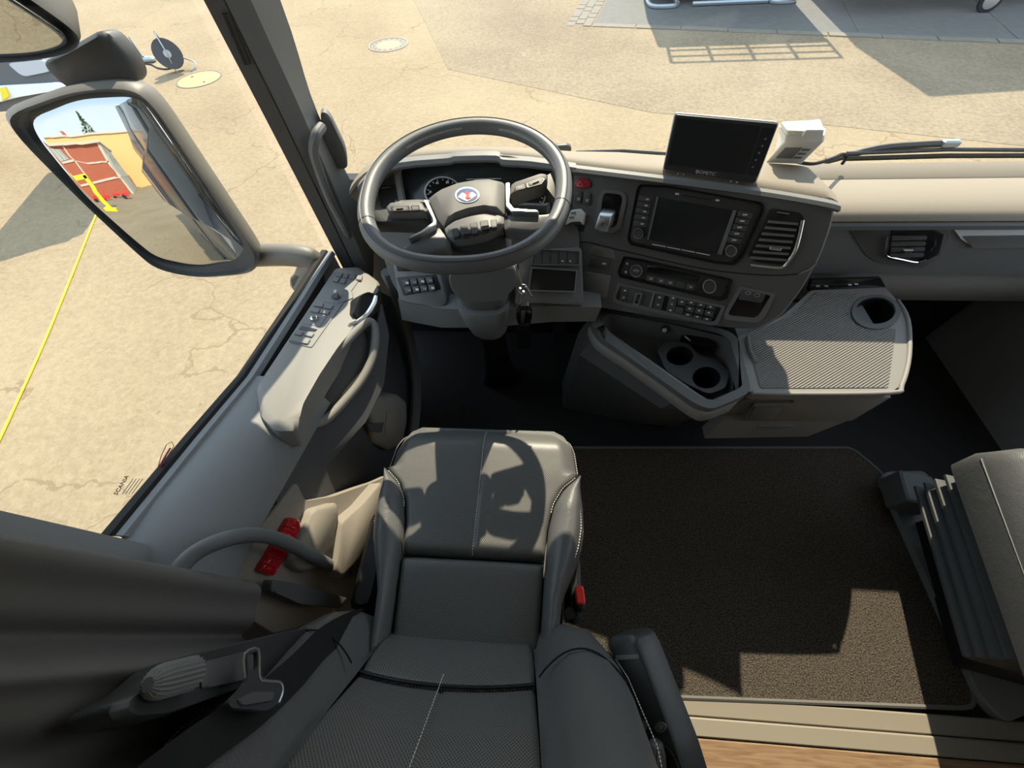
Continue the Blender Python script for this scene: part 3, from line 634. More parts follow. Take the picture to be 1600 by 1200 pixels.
# ================================================================== exterior mirrors
MR = empty('mirror_assembly', Yp(480, 430, 1.0), 'large grey exterior mirror pair outside the driver window', 'mirror')
def mirror(glass_px, outer_px, cx, cy, yy, refl, R, depth, nm):
    Pm = Yp(cx, cy, yy); d = nrm(Pm-CAM); n = nrm(nrm(refl)-d); pl = Pl(Pm, n=n)
    G = rnd(pl.many(glass_px), .03, 4); c = Pm
    def sag(p): q = np.linalg.norm(p-c); return p-pl.n*(R-math.sqrt(R*R-q*q))
    rings = [[sag(c+(q-c)*k) for q in G] for k in (1, .85, .7, .55, .4, .25, .1, .02)]
    mb = MB(); back = [q-pl.n*.012 for q in rings[0]]; mb.loft([back]+rings)
    g = mb.build(nm+'_glass', 'mirror_glass', MR, smooth=180)
    O = rnd(pl.many(outer_px), .05, 4); 
    ob = [q for q in O]; oc = sum(O)/len(O)
    inn = [c+(q-c)*1.0 for q in G]
    shell = MB(); fw = -pl.n
    shell.loft([[oc+(q-oc)*.955+pl.n*.002 for q in O], [q+fw*.012 for q in O], [q+fw*depth*.55 for q in [oc+(p-oc)*1.0 for p in O]], [oc+(q-oc)*.9+fw*depth*.9 for q in O], [oc+(q-oc)*.7+fw*depth for q in O]], False, True)
    shell.build(nm+'_housing', 'mirror_shell', MR, smooth=50)
    mb = MB(); I = [q-pl.n*.004 for q in [c+(q-c)*1.03 for q in G]]
    # dark bezel between the shell lip and the glass
    mb.loft([[oc+(q-oc)*.955+pl.n*.002 for q in O], [oc+(q-oc)*.93-pl.n*.012 for q in O], [oc+(q-oc)*.4-pl.n*.05 for q in O]], False, True); mb.build(nm+'_bezel', 'mirror_dark', MR)
    return pl
MP = mirror([(26, 178), (108, 145), (208, 141), (228, 162), (391, 402), (390, 424), (312, 433), (243, 418), (212, 390), (128, 314), (36, 206)],
       [(-4, 172), (105, 133), (196, 126), (236, 150), (403, 396), (405, 414), (390, 431), (308, 438), (244, 425), (210, 396), (126, 318), (16, 208)], 215, 290, .92, V(-.065, -.99, -.035), 1.7, .13, 'main')
mirror([(-90, 90), (0, 91), (60, 85), (98, 75), (107, 65), (94, 49), (20, 0), (-90, -70)],
       [(-110, 100), (0, 100), (85, 91), (122, 78), (130, 62), (114, 42), (40, -10), (-110, -110)], 20, 45, .92, V(-.25, -.62, -.74), 1.2, .13, 'wide_angle')
br = Pl(MP.p-MP.n*.05, n=MP.n)
MB().plate(rnd(br.many([(60, 100), (118, 68), (160, 44), (198, 84), (216, 122), (200, 138), (108, 144)]), .02), br.n, 0, .08, .01).build('bridge', 'mirror_dark', MR, smooth=50)
ar = catmull([Yp(388, 400, 1.0), Yp(430, 398, 1.0), Yp(468, 400, 1.0), Yp(488, 408, 1.0), Yp(480, 428, 1.0), Yp(470, 446, 1.0)], 6)
MB().tube(ar, .036, 12).build('arm', 'mirror_shell', MR, smooth=80)
MB().plate(rnd([Yp(x, y, 1.0) for x, y in ((456, 428), (500, 412), (508, 430), (478, 462), (462, 448))], .02), V(0, -1, .2), .03, .05, .01).build('arm_foot', 'mirror_dark', MR, smooth=50)

# ================================================================== dashboard
DB = empty('dashboard', (.2, 1.1, .6), 'dark wraparound dashboard with instrument cluster, screen and pale top pad', 'dashboard')
ZL = .90
E_ = Pl(Z(900, 262, ZL), Z(1300, 322, ZL), Z(1130, 508, .62))        # centre stack face
Dp = Pl(Z(640, 252, ZL), Z(900, 262, ZL), Z(790, 486, .63))          # face behind the wheel
def seg(a, b, n): return [tuple(np.array(a)+(np.array(b)-np.array(a))*i/n) for i in range(n+1)]
def dplate(pl, pts, nm, mt, h=.003, d=.006, r=.005, bev=.0015, parent=None, sm=40, off=0):
    return MB().plate(rnd(pl.many(pts, off), r, 3), pl.n, h, d, bev).build(nm, mt, parent or DB, smooth=sm)
def dring(pl, o, i, nm, mt, h=.004, d=.004, r=.006, parent=None):
    return MB().ring(rnd(pl.many(o), r, 3), rnd(pl.many(i), r, 3), pl.n, h, d).build(nm, mt, parent or DB)
def dell(pl, c, rx, ry, n=28, off=0): return [pl(c[0]+rx*math.cos(2*math.pi*i/n), c[1]+ry*math.sin(2*math.pi*i/n), off) for i in range(n)]
# bodies
dplate(E_, [(896, 262), (1036, 278), (1200, 303), (1306, 322), (1300, 352), (1283, 400), (1252, 455), (1222, 493), (1185, 514), (1140, 513), (1030, 497), (930, 480), (890, 474)], 'centre_stack', 'dash', 0, .09, .02, .004)
# driver face with the cluster opening
mb = MB()
out = Dp.many([(557, 285), (574, 268), (622, 250), (700, 246), (896, 262), (905, 340), (908, 478), (830, 474), (760, 486), (690, 480), (640, 474), (622, 470), (604, 440), (590, 400)])
mb.plate(rnd(out, .012, 3), Dp.n, -.035, .06, .003); mb.build('driver_panel', 'dash', DB)
dplate(Dp, [(612, 395), (640, 405), (690, 430), (700, 470), (690, 482), (640, 474), (624, 470)], 'lower_left_panel', 'dash_grey', .004, .05, .015, .004)
dplate(Dp, [(800, 392), (909, 386), (912, 478), (830, 474), (805, 480)], 'lower_right_panel', 'dash', .001, .05, .012, .004)
# lower beam below the face
mb = MB()
lb = [[Z(x, y, z) for x, y, z in col] for col in (
    [(622, 468, .63), (628, 500, .56), (640, 470, .50)], [(690, 482, .63), (690, 512, .56), (690, 470, .50)], [(760, 486, .63), (760, 512, .56), (760, 470, .50)], [(860, 478, .63), (862, 503, .56), (862, 465, .50)], [(940, 480, .63), (930, 502, .56), (930, 465, .50)])]
mb.loft([[c[0], c[1], c[1]+V(0, .06, -.03), c[0]+V(0, .12, 0)] for c in lb]).build('knee_beam', 'dash_grey', DB)
# upper pad: driver side curves along the lip, passenger side lower
lip = [(545, 300, .885), (556, 284, .895), (578, 266, .90), (625, 248, .905), (700, 241, .905), (760, 240, .905), (830, 246, .905), (900, 256, .905), (1036, 272, .905), (1130, 284, .905), (1215, 296, .905), (1290, 308, .905), (1311, 317, .905)]
lp3 = [Z(*q) for q in lip]
def padz(p): return .90
rings = []
for q in catmull(lp3, 3):
    yb = 1.25; zb = float(np.interp(q[0], [.2, .65], [.838, .80]))
    mid = V(q[0], q[1]+(yb-q[1])*.45, q[2]-.012)
    rings.append([q+V(0, .004, -.016), q+V(0, -.004, -.008), q+V(0, .004, 0), q+V(0, .03, .004), mid, V(q[0], yb, zb), V(q[0], yb, zb-.08), q+V(0, .05, -.08)])
MB().loft(rings).build('top_pad', 'pad', DB, smooth=40)
# dark brow over the cluster
dk = [Z(*q) for q in ((560, 292, .895), (580, 272, .90), (625, 254, .905), (700, 247, .905), (712, 244, .912), (775, 243, .912), (785, 249, .905), (830, 252, .905), (900, 262, .905))]
MB().loft([[q+V(0, -.006, -.016), q+V(0, -.014, -.006), q+V(0, -.006, .003), q+V(0, .016, .004), q+V(0, .03, -.02)] for q in catmull(dk, 3)]).build('cluster_brow', 'dash_grey', DB)
dk = [Z(*q) for q in ((895, 262, .905), (1036, 279, .905), (1130, 291, .905), (1215, 303, .905), (1290, 316, .905), (1312, 322, .905))]
MB().loft([[q+V(0, -.006, -.012), q+V(0, -.012, -.004), q+V(0, -.004, .002), q+V(0, .012, .002), q+V(0, .03, -.02)] for q in catmull(dk, 3)]).build('stack_lip', 'dash_grey', DB)
# passenger side
y0 = 1.000; DZP = -.046
xs = np.linspace(.62, 1.76, 9)
MB().loft([[V(x, y0+.012, .80+DZP), V(x, y0, .812+DZP), V(x, y0+.004, .822+DZP), V(x, y0+.018, .832+DZP), V(x, y0+.06, .834+DZP), V(x, y0+.165, .836+DZP), V(x, y0+.17, .831+DZP), V(x, y0+.175, .836+DZP), V(x, 1.25, .838+DZP), V(x, 1.25, .76+DZP), V(x, y0+.05, .74+DZP)] for x in xs]).build('passenger_top_pad', 'pad', DB, smooth=50)
MB().loft([[V(x, y0+.012, .815+DZP), V(x, y0+.022, .74+DZP), V(x, y0+.030, .665+DZP), V(x, y0+.034, .60+DZP), V(x, y0+.075, .585+DZP), V(x, y0+.18, .55+DZP), V(x, y0+.25, .70+DZP)] for x in xs]).build('passenger_panel', 'dash_grey', DB, smooth=30)
MB().loft([[V(x, y0+.004, .806+DZP), V(x, y0-.004, .800+DZP), V(x, y0-.002, .786+DZP), V(x, y0+.02, .78+DZP)] for x in xs]).build('passenger_seam_strip', 'pillar', DB)
MB().loft([[V(x, y0+.06, .585+DZP), V(x, y0+.045, .55+DZP), V(x, y0+.07, .45+DZP), V(x, y0+.13, .40+DZP), V(x, y0+.25, .40+DZP), V(x, y0+.25, .55+DZP)] for x in xs]).build('glove_box', 'console_grey', DB, smooth=40)
PP = Pl(V(0, y0+.012, .815+DZP), V(1, y0+.012, .815+DZP), V(0, y0+.030, .665+DZP))
# trim plank and vent on the passenger panel
dplate(PP, [(1484, 350), (1800, 346), (1800, 380), (1520, 384), (1500, 372)], 'trim_plank', 'silver_blue', .006, .004, .003)
dplate(PP, [(1502, 366), (1800, 362), (1800, 381), (1518, 385)], 'plank_groove', 'dash_grey', .0085, .0, .003)
dplate(PP, [(1325, 356), (1482, 350), (1484, 368), (1470, 402), (1440, 418), (1370, 410), (1352, 398)], 'vent_surround', 'dash', .003, .004, .008)
vo = [(1392, 358), (1455, 356), (1474, 364), (1466, 396), (1434, 411), (1386, 403)]
v1 = dplate(PP, vo, 'air_vent', 'black', .006, .004, .006, parent=DB)
for i in range(4):
    y = 366+i*9
    dplate(PP, [(1392-i, y), (1446-i*1.5, y), (1445-i*1.5, y+4), (1391-i, y+5)], 'vent_slat', 'dash', .012, .0, .001, .001, v1)
dplate(PP, [(1408, 384), (1424, 384), (1420, 389), (1412, 389)], 'vent_tab', 'satin', .018, 0, .001, .001, v1)
MB().tube(catmull(PP.many([(1387, 368), (1384, 390), (1386, 400), (1410, 406), (1433, 410), (1447, 405)], .010), 4), .0032, 6).build('chrome_trim', 'chrome', v1)
MB().tube(PP.many([(1462, 374), (1461, 384), (1454, 392)], .011), .0014, 5).build('vent_dial_mark', 'satin', v1)

# ---- instrument cluster (recessed)
Cp = Dp.off(-.03)
cl = dplate(Cp, [(622, 262), (668, 254), (790, 252), (872, 268), (868, 340), (815, 352), (690, 350), (636, 338)], 'instrument_cluster', 'screen', .0, .02, .012)
dring(Cp, [(618, 262), (664, 248), (792, 247), (880, 264), (874, 346), (815, 360), (688, 358), (632, 344)], [(626, 264), (668, 255), (790, 253), (870, 269), (866, 338), (815, 350), (690, 348), (638, 336)], 'cluster_frame', 'dash_grey', .02, .01, .014)
for c in ((692, 300), (824, 306)):
    MB().ring(dell(Cp, c, 29, 24, 40, .003), dell(Cp, c, 26.6, 21.8, 40, .003), Cp.n, .003, .002).build('gauge_ring', 'satin', cl)
    MB().plate(dell(Cp, c, 26, 21.4, 40, .001), Cp.n, .002, .002, .0005).build('gauge_face', 'gloss_black', cl)
    for i in range(13):
        a = math.radians(150+20*i)
        MB().tube([Cp(c[0]+22*math.cos(a), c[1]+18*math.sin(a), .0034), Cp(c[0]+25*math.cos(a), c[1]+20.5*math.sin(a), .0034)], .0008, 4).build('tick', 'print_white', cl)
for s, x, y in (('20', 672, 300), ('60', 683, 286), ('80', 699, 285)):
    text(s, Cp(x, y, .0036), Cp(x+10, y)-Cp(x, y), Cp(x, y-10)-Cp(x, y), .009, 'print_white', 'gauge_number', cl)
MB().tube(Cp.many([(729, 280), (783, 279)], .004), .0008, 4).build('cluster_line', 'print_white', cl)
# outer left vent
vl = dplate(Dp, [(585, 288), (618, 284), (630, 318), (590, 322)], 'air_vent', 'black', -.028, .02, .006)
for i in range(4): dplate(Dp, [(590, 292+i*8), (616, 289+i*8), (618, 292+i*8), (591, 296+i*8)], 'vent_slat', 'dash_grey', -.022, .03, .001, .001, vl)
MB().tube(Dp.many([(596, 294), (610, 292)], -.018), .0015, 5).build('vent_mark', 'satin', vl)
MB().tube(Dp.many([(624, 278), (630, 300), (634, 318)], -.02), .0016, 5).build('chrome_trim', 'satin', vl)
# ---- controls on the driver/centre face
def btn(pl, q, nm='button', mt='button', h=.006, parent=None, r=.002): return dplate(pl, q, nm, mt, h, .002, r, .0012, parent)
def icon(pl, c, w, hgt, parent, h=.0066, mt='print_white', kind=0):
    x, y = c; mb = MB()
    if kind == 0:
        mb.loft([pl.many([(x-w, y-hgt), (x+w, y-hgt*.8), (x+w, y+hgt), (x-w, y+hgt*.8)], h), pl.many([(x-w, y-hgt), (x+w, y-hgt*.8), (x+w, y+hgt), (x-w, y+hgt*.8)], h+.0004)])
    else:
        for a in (0, 1): mb.tube(pl.many([(x-w, y+hgt*(1-2*a)), (x, y-hgt*(1-2*a)), (x+w, y+hgt*(1-2*a))], h), .0007, 4)
    return mb.build('icon', mt, parent)
hz = btn(E_, [(899, 282), (906, 278), (918, 279), (923, 286), (922, 293), (905, 295), (898, 292)], 'hazard_button', 'hazard', .008, None, .004)
MB().tube(E_.many([(901.5, 290), (906, 283), (910.5, 291), (901.5, 290)], .0085), .0007, 4).build('icon', 'print_white', hz)
for q in ([(899, 298), (910, 299), (908, 318), (898, 317)], [(913, 299), (924, 301), (921, 321), (911, 319)]):
    b = btn(E_, q); icon(E_, (sum(p[0] for p in q)/4, sum(p[1] for p in q)/4+3), 2.2, 2.2, b, kind=1)
# pale switch beside the wheel rim
b = dplate(E_, [(884, 352), (893, 328), (908, 326), (916, 334), (913, 352), (909, 346), (893, 347)], 'lane_switch', 'white_plastic', .014, .004, .004, .003)
for x, y in ((896, 333), (893, 340)): icon(E_, (x, y), 4, 2, b, .0145, 'print_black', 1)
dplate(E_, [(886, 350), (914, 352), (912, 362), (884, 361)], 'switch_shadow_gap', 'black', .002, .002, .003)
text('90 km/h', E_(888, 367.5, .001), E_(900, 369)-E_(884, 366.5), E_(888, 350)-E_(888, 367), .0095, 'print_white', 'speed_label', DB)
# parking brake lever in its well
wl = dplate(E_, [(944, 298), (973, 301), (977, 310), (967, 356), (955, 362), (936, 358), (932, 350), (938, 305)], 'brake_well', 'gloss_black', .003, .01, .008)
dring(E_, [(943, 296), (974, 299), (980, 309), (969, 358), (956, 365), (934, 361), (929, 350), (936, 304)], [(946, 301), (970, 304), (973, 311), (964, 352), (954, 357), (940, 354), (937, 347), (942, 307)], 'well_frame', 'dash_grey', .005, .004, .008)
MB().loft([rnd(E_.many(q, h), .003, 2) for q, h in (([(942, 325), (962, 328), (960, 345), (938, 342)], .004), ([(940, 328), (961, 331), (957, 352), (934, 349)], .022), ([(936, 335), (955, 338), (950, 362), (929, 358)], .036), ([(937, 340), (953, 343), (949, 358), (932, 355)], .040))]).build('brake_lever', 'satin', wl)
text('P', E_(941, 351, .0415), E_(951, 352)-E_(941, 351), E_(941, 340)-E_(941, 351), .012, 'print_black', 'brake_symbol', wl)
# infotainment
iu = dplate(E_, [(1001, 290), (1045, 292), (1190, 318), (1192, 326), (1160, 398), (1146, 412), (1120, 410), (985, 380), (982, 372), (997, 296)], 'infotainment_unit', 'panel_black', .004, .004, .008, .002)
dring(E_, [(999, 288), (1045, 290), (1191, 316), (1194, 326), (1161, 401), (1147, 414), (1120, 412), (984, 382), (980, 373), (995, 295)], [(1002, 291), (1045, 293), (1188, 319), (1190, 326), (1158, 397), (1145, 410), (1120, 408), (987, 378), (984, 371), (998, 298)], 'unit_frame', 'gloss_black', .006, .002, .008, iu)
sc_ = dplate(E_, [(1029, 308), (1143, 328), (1122, 396), (1014, 374)], 'display', 'screen', .0065, .0, .002, .001, iu)
dplate(E_, [(1026, 307), (1029, 308), (1014, 374), (1011, 374)], 'bezel_edge', 'dash_grey', .008, 0, .001, .001, iu); dplate(E_, [(1145, 328), (1150, 329), (1127, 398), (1120, 396)], 'bezel_edge', 'button_grey', .008, 0, .001, .001, iu)
for c, r in (((997, 365), 8.5), ((1142, 392), 9.5)):
    MB().cyl(E_(*c, .003), E_.n, r*.00135, .014, 24, .002).build('knob', 'button', iu); MB().ring(dell(E_, c, r*.95, r*.98, 28, .0172), dell(E_, c, r*.80, r*.82, 28, .0172), E_.n, .0008, .002).build('knob_ring', 'satin', iu)
for i in range(5):
    y = 305+i*9.6; x = 998.5-i*2.0
    b = btn(E_, [(x, y), (x+21, y+3.6), (x+19, y+12), (x-2, y+8.5)], parent=iu, h=.0075); icon(E_, (x+13, y+6.5), 2.4, 1.1, b, .0079)
    y = 329.5+i*9.9; x = 1154-i*4.2
    b = btn(E_, [(x, y), (x+22, y+4), (x+18.5, y+12.5), (x-3, y+8.5)], parent=iu, h=.0075); icon(E_, (x+10, y+6), 3.6, 1.3, b, .0079)
for i in range(4):
    x0 = 1019+i*23; y0_ = 381.5+i*4.4; MB().tube(E_.many([(x0, y0_), (x0+21, y0_+4)], .006), .0012, 5).build('light_bar', 'print_white', iu)
for c in ((1058, 303), (1121, 313)): icon(E_, c, 3, 1.6, iu, .0045)
MB().tube(E_.many([(1066, 304.5), (1112, 311.5)], .005), .0012, 4).build('card_slot', 'black', iu)
# right vent on the stack
va = dplate(E_, [(1203, 325), (1250, 332), (1256, 340), (1244, 396), (1228, 414), (1180, 409), (1168, 400)], 'air_vent', 'black', .004, .01, .008)
for i in range(7):
    y = 344+i*9.3; x0 = 1200-i*4.6; x1 = 1246-i*3
    dplate(E_, [(x0, y), (x1, y+4), (x1-1, y+7.5), (x0-2, y+4)], 'vent_slat', 'dash_grey', .011, .0, .001, .001, va)
dplate(E_, [(1201, 384), (1219, 387), (1217, 391), (1200, 389)], 'vent_tab', 'satin', .017, 0, .001, .001, va)
MB().tube(E_.many([(1214, 331.5), (1233, 334.5)], .006), .0012, 5).build('vent_mark', 'satin', va)
MB().tube(catmull(E_.many([(1254, 344), (1249, 368), (1242, 392), (1232, 408), (1222, 418), (1200, 417), (1172, 414)], .007), 4), .0042, 8).build('chrome_trim', 'chrome', va)
# climate panel
cp_ = dplate(E_, [(976, 402), (1000, 406), (1142, 437), (1133, 464), (1124, 467), (970, 430), (968, 424)], 'climate_panel', 'panel_black', .003, .004, .006)
dring(E_, [(974, 400), (1000, 404), (1145, 436), (1136, 466), (1125, 470), (968, 433), (965, 424)], [(978, 404), (1000, 408), (1139, 438), (1131, 462), (1123, 464), (972, 428), (970, 423)], 'panel_frame', 'gloss_black', .005, .002, .006, cp_)
for c, r in (((994, 423.5), 10), ((1108.5, 447.5), 11)):
    MB().cyl(E_(*c, .002), E_.n, r*.0013, .016, 24, .002).build('knob', 'button', cp_); MB().ring(dell(E_, c, r*.97, r*1.0, 28, .018), dell(E_, c, r*.82, r*.84, 28, .018), E_.n, .0008, .002).build('knob_ring', 'satin', cp_)
text('AUTO', E_(994, 423, .0185), E_(1004, 425)-E_(994, 423), E_(994, 413)-E_(994, 423), .006, 'print_white', 'knob_label', cp_)
dplate(E_, [(1012, 413), (1094, 431), (1090, 441), (1010, 424)], 'climate_display', 'gloss_black', .0045, 0, .002, .001, cp_)
for i, x in enumerate((1011, 1026.5, 1041, 1057, 1073)):
    y = 429.5+(x-1011)*.212
    b = btn(E_, [(x, y), (x+14, y+3), (x+12.5, y+12), (x-2, y+9.2)], parent=cp_, h=.005)
    if i != 3: icon(E_, (x+6.5, y+6), 2.6, 1.7, b, .0056, kind=1)
for x, y in ((980, 412), (978, 425)): icon(E_, (x, y), 1.5, 1.8, cp_, .0036)
# switch row
sw = dplate(E_, [(967, 444), (1130, 479), (1119, 503), (1112, 504), (962, 470), (960, 466)], 'switch_row', 'black', .002, .004, .005)
dring(E_, [(965, 442), (1134, 478), (1122, 506), (1112, 508), (960, 473), (957, 466)], [(969, 446), (1127, 480), (1117, 501), (1111, 502), (964, 468), (962, 464)], 'row_frame', 'dash_grey', .004, .002, .005, sw)
zz = lambda x, y: (950+x/8., 390+y/8.)
for q, k in (([(175, 455), (270, 475), (230, 660), (140, 630)], 2), ([(605, 540), (715, 560), (665, 750), (560, 725)], 2), ([(770, 575), (865, 600), (825, 790), (725, 765)], 3), ([(880, 600), (985, 625), (965, 705), (865, 685)], 1), ([(850, 705), (950, 725), (930, 805), (830, 785)], 0),
             ([(995, 625), (1100, 650), (1085, 700), (980, 675)], 1), ([(1115, 655), (1220, 680), (1205, 725), (1100, 700)], 1), ([(1235, 680), (1340, 705), (1325, 750), (1220, 728)], 1),
             ([(975, 690), (1080, 712), (1065, 785), (960, 765)], 1), ([(1095, 715), (1200, 738), (1185, 810), (1080, 790)], 1), ([(1215, 742), (1320, 765), (1305, 840), (1200, 815)], 1),
             ([(955, 780), (1055, 800), (1045, 845), (940, 825)], 1), ([(1070, 805), (1180, 830), (1165, 875), (1055, 850)], 1), ([(1195, 835), (1290, 858), (1280, 900), (1175, 880)], 1)):
    b = btn(E_, [zz(*p) for p in q], parent=sw, h=.0075)
    cx = sum(p[0] for p in q)/4; cy = sum(p[1] for p in q)/4; hh = (q[3][1]-q[0][1])
    for j in range(k): icon(E_, zz(cx-(j-(k-1)/2)*12*(k-1)/max(1, k-1)*1.4, cy+(j-(k-1)/2)*hh*.36*(3-k*.4)/1.6), 1.9, 1.3, b, .0081, kind=j % 2)
dplate(E_, [zz(*p) for p in [(270, 470), (600, 545), (550, 720), (230, 655)]], 'light_switch_plate', 'button', .006, 0, .003, .001, sw)
kc = zz(370, 600); MB().cyl(E_(*kc, .005), E_.n, .0125, .006, 24).build('light_knob', 'button', sw)
MB().ring(rnd(E_.many([zz(*p) for p in [(345, 540), (430, 545), (385, 700), (312, 685)]], .017), .003, 3), rnd(E_.many([zz(*p) for p in [(365, 560), (410, 562), (375, 675), (330, 665)]], .017), .002, 3), E_.n, .001, .008).build('knob_grip', 'chrome', sw)
dplate(E_, [zz(*p) for p in [(560, 530), (590, 537), (540, 720), (510, 712)]], 'divider', 'button_grey', .0085, 0, .001, .001, sw)
# socket bin at the right end of the stack
sb = dplate(E_, [(1157, 450), (1207, 460), (1190, 492), (1180, 500), (1136, 496), (1134, 490)], 'socket_bin', 'gloss_black', .002, .004, .006)
dring(E_, [(1155, 447), (1212, 458), (1195, 494), (1182, 504), (1133, 499), (1130, 491)], [(1159, 452), (1204, 461), (1187, 490), (1179, 496), (1139, 492), (1138, 488)], 'bin_frame', 'dash_grey', .005, .003, .006, sb)
dplate(E_, [(1159, 452), (1196, 459), (1189, 473), (1153, 467)], 'socket_plate', 'button', .006, 0, .003, .001, sb)
for c in ((1169, 458), (1183, 461)): MB().ring(dell(E_, c, 5, 3, 16, .0065), dell(E_, c, 3.5, 1.8, 16, .0065), E_.n, .0008, .002).build('usb_port', 'satin', sb)
# chrome accent on the right edge
MB().tube(E_.many([(1248, 428), (1262, 422), (1276, 411)], .002), .0022, 6).build('edge_accent', 'satin', DB)
# groove line of the face
MB().tube(catmull(E_.many([(897, 382), (917, 378), (966, 390), (1100, 420), (1200, 430), (1245, 428)], .0), 4), .0016, 5).build('face_groove', 'black', DB)
# centre-left inset panels
for nm, q, mt in (('tachograph', [(836, 390), (905, 394), (904, 414), (832, 413)], 'button'), ('storage_slot', [(832, 420), (900, 424), (897, 455), (828, 453)], 'black')):
    p = dplate(Dp, q, nm, mt, .006, .02, .004); q2 = [(x+(x-866)*.07, y+(y-(402 if nm == 'tachograph' else 438))*.14) for x, y in q]
    dring(Dp, q2, q, 'inset_frame', 'dash_grey', .009, .004, .004, p)
    if nm == 'tachograph':
        for x in (848, 861, 874, 887): MB().tube(Dp.many([(x, 392.5), (x-1, 412)], .0065), .0006, 4).build('key_gap', 'black', p)
        for x in (879, 891): icon(Dp, (x, 408), 1.4, 1.2, p, .0068)
b = dplate(E_, [(923, 401), (955, 406), (951, 421), (919, 417)], 'overhead_switch', 'button', .004, .004, .003); icon(E_, (944, 412), 3.2, 1.3, b, .0045)
dplate(E_, [(920, 396), (927, 384), (958, 390), (961, 405)], 'inset_top', 'dash_grey', .002, .002, .003)
dplate(E_, [(913, 424), (955, 430), (948, 466), (908, 462)], 'blank_cover', 'dash_grey', .003, .002, .006)
# left switch bank
lb_ = dplate(Dp, [(621, 434), (682, 429), (690, 452), (632, 462)], 'left_switch_bank', 'black', .007, .002, .004)
for r in range(2):
    for c in range(4):
        if r == 1 and c > 3: continue
        x = 630+c*12.2+r*3.5; y = 437.5-c*1.2+r*11.5
        b = btn(Dp, [(x, y), (x+10.5, y-1), (x+12.5, y+9), (x+2.5, y+10.3)], parent=lb_, h=.011); icon(Dp, (x+6, y+4.5), 2.4, 1.8, b, .0116, kind=(r+c) % 2)
dplate(Dp, [(617, 400), (640, 404), (648, 424), (622, 424)], 'lower_slot', 'black', .007, .002, .003)

# ================================================================== things on the dash
P0 = Z(1037, 268, .910); P1 = Z(1179, 289, .910)
mu = nrm(P1-P0); mv = nrm(V(0, .36, .93)-mu*(mu@V(0, .36, .93)))
MPl = Pl(P0, n=nrm(np.cross(mu, mv)))
mo = empty('camera_monitor', (P0+P1)/2, 'black reversing monitor standing on the dashboard top', 'monitor')
fr = [(1055, 178), (1217, 193), (1180, 287), (1036, 265)]
MB().plate(rnd(MPl.many(fr), .006, 3), MPl.n, 0, .012, .002).build('bezel', 'panel_black', mo)
MB().plate(rnd(MPl.many([(1054, 175), (1218, 190), (1181, 288), (1035, 266)], -.012), .007, 3), MPl.n, 0, .012, .002).build('back_shell', 'white_plastic', mo)
MB().plate(rnd(MPl.many([(1057, 184), (1189, 197), (1163, 272), (1043, 257)]), .002, 2), MPl.n, .0008, .002, .0004).build('display', 'screen', mo)
MB().plate(rnd(MPl.many([(1192, 199), (1212, 201), (1184, 276), (1168, 272)]), .003, 2), MPl.n, .0012, .002, .0004).build('button_strip', 'screen', mo)
for i in range(5): MB().cyl(MPl(1196-i*5, 217+i*11, .0005), MPl.n, .0025, .0015, 12).build('button', 'button_grey', mo)
text('DOMETIC', MPl(1103, 270.5, .0008), P1-P0, mv, .0105, 'print_white', 'brand_lettering', mo)
MB().tube(MPl.many([(1087, 268), (1089, 265.5), (1091, 268), (1089, 271), (1087, 268)], .0008), .0006, 4).build('brand_mark', 'print_white', mo)
for x, y in ((1059, 271.5), (1068, 272.5), (1142, 283.5), (1151, 285)): MB().cyl(MPl(x, y, 0), MPl.n, .0018, .001, 10).build('indicator', 'print_white', mo)
MB().box(Z(1110, 262, .915)+V(0, .03, .03), .08, .05, .05, -.12).build('stand', 'black', mo)
tb = empty('toll_box', Z(1235, 245, .89), 'pale grey toll box standing behind the monitor', 'toll box')
bot = [Z(1196, 254, .89), Z(1252, 256, .89), Z(1262, 243, .89), Z(1212, 238, .89)]
md = [Z(1226, 222, .955), Z(1287, 222, .955), Z(1290, 208, .955), Z(1216, 204, .955)]
m2 = [Z(1227, 212, .968), Z(1288, 212, .968), Z(1290, 200, .968), Z(1217, 196, .968)]
tp = [Z(1229, 204, .980), Z(1288, 206, .980), Z(1281, 187, .980), Z(1219, 190, .980)]
MB().loft([rnd(r, .006, 3) for r in (bot, md)]).build('base', 'white_plastic', tb)
MB().loft([rnd([c+(q-c)*1.0 for c in [sum(r)/4] for q in r], .006, 3) for r in (md, m2)]).build('body', 'white_plastic', tb)
c4 = sum(tp)/4
MB().loft([rnd([sum(r)/4+(q-sum(r)/4)*.96 for q in r], .006, 3) for r in (m2, tp)]).build('lid', 'white_plastic', tb)
MB().plate(rnd([Z(x, y, .981) for x, y in ((1257, 207), (1287, 207), (1280, 189), (1255, 192))], .004, 2), V(0, 0, 1), .005, .01, .002).build('cover', 'white_plastic', tb)
bn = nrm(np.cross(bot[1]-bot[0], md[0]-bot[0])); bn = bn if bn[1] < 0 else -bn
bq = lambda a, b: (bot[0]*(1-a)+bot[1]*a)*(1-b)+(md[0]*(1-a)+md[1]*a)*b
MB().plate([bq(.15, .25), bq(.6, .25), bq(.6, .75), bq(.15, .75)], bn, .001, .002, .0003).build('rating_label', 'button_grey', tb)
for i in range(3): MB().plate([bq(.65, .25+.18*i), bq(.85, .25+.18*i), bq(.85, .33+.18*i), bq(.65, .33+.18*i)], bn, .001, .002, .0003).build('label_line', 'dash_grey', tb)
ca = catmull([Z(1240, 252, .87), Z(1270, 256, .858), Z(1300, 248, .848), Z(1316, 241, .838), Z(1322, 246, .826), Z(1316, 256, .815)], 6)
tag(MB().tube(ca, .0045, 8).build('power_lead', 'rubber'), 'short black cable looped beside the toll box', 'cable')
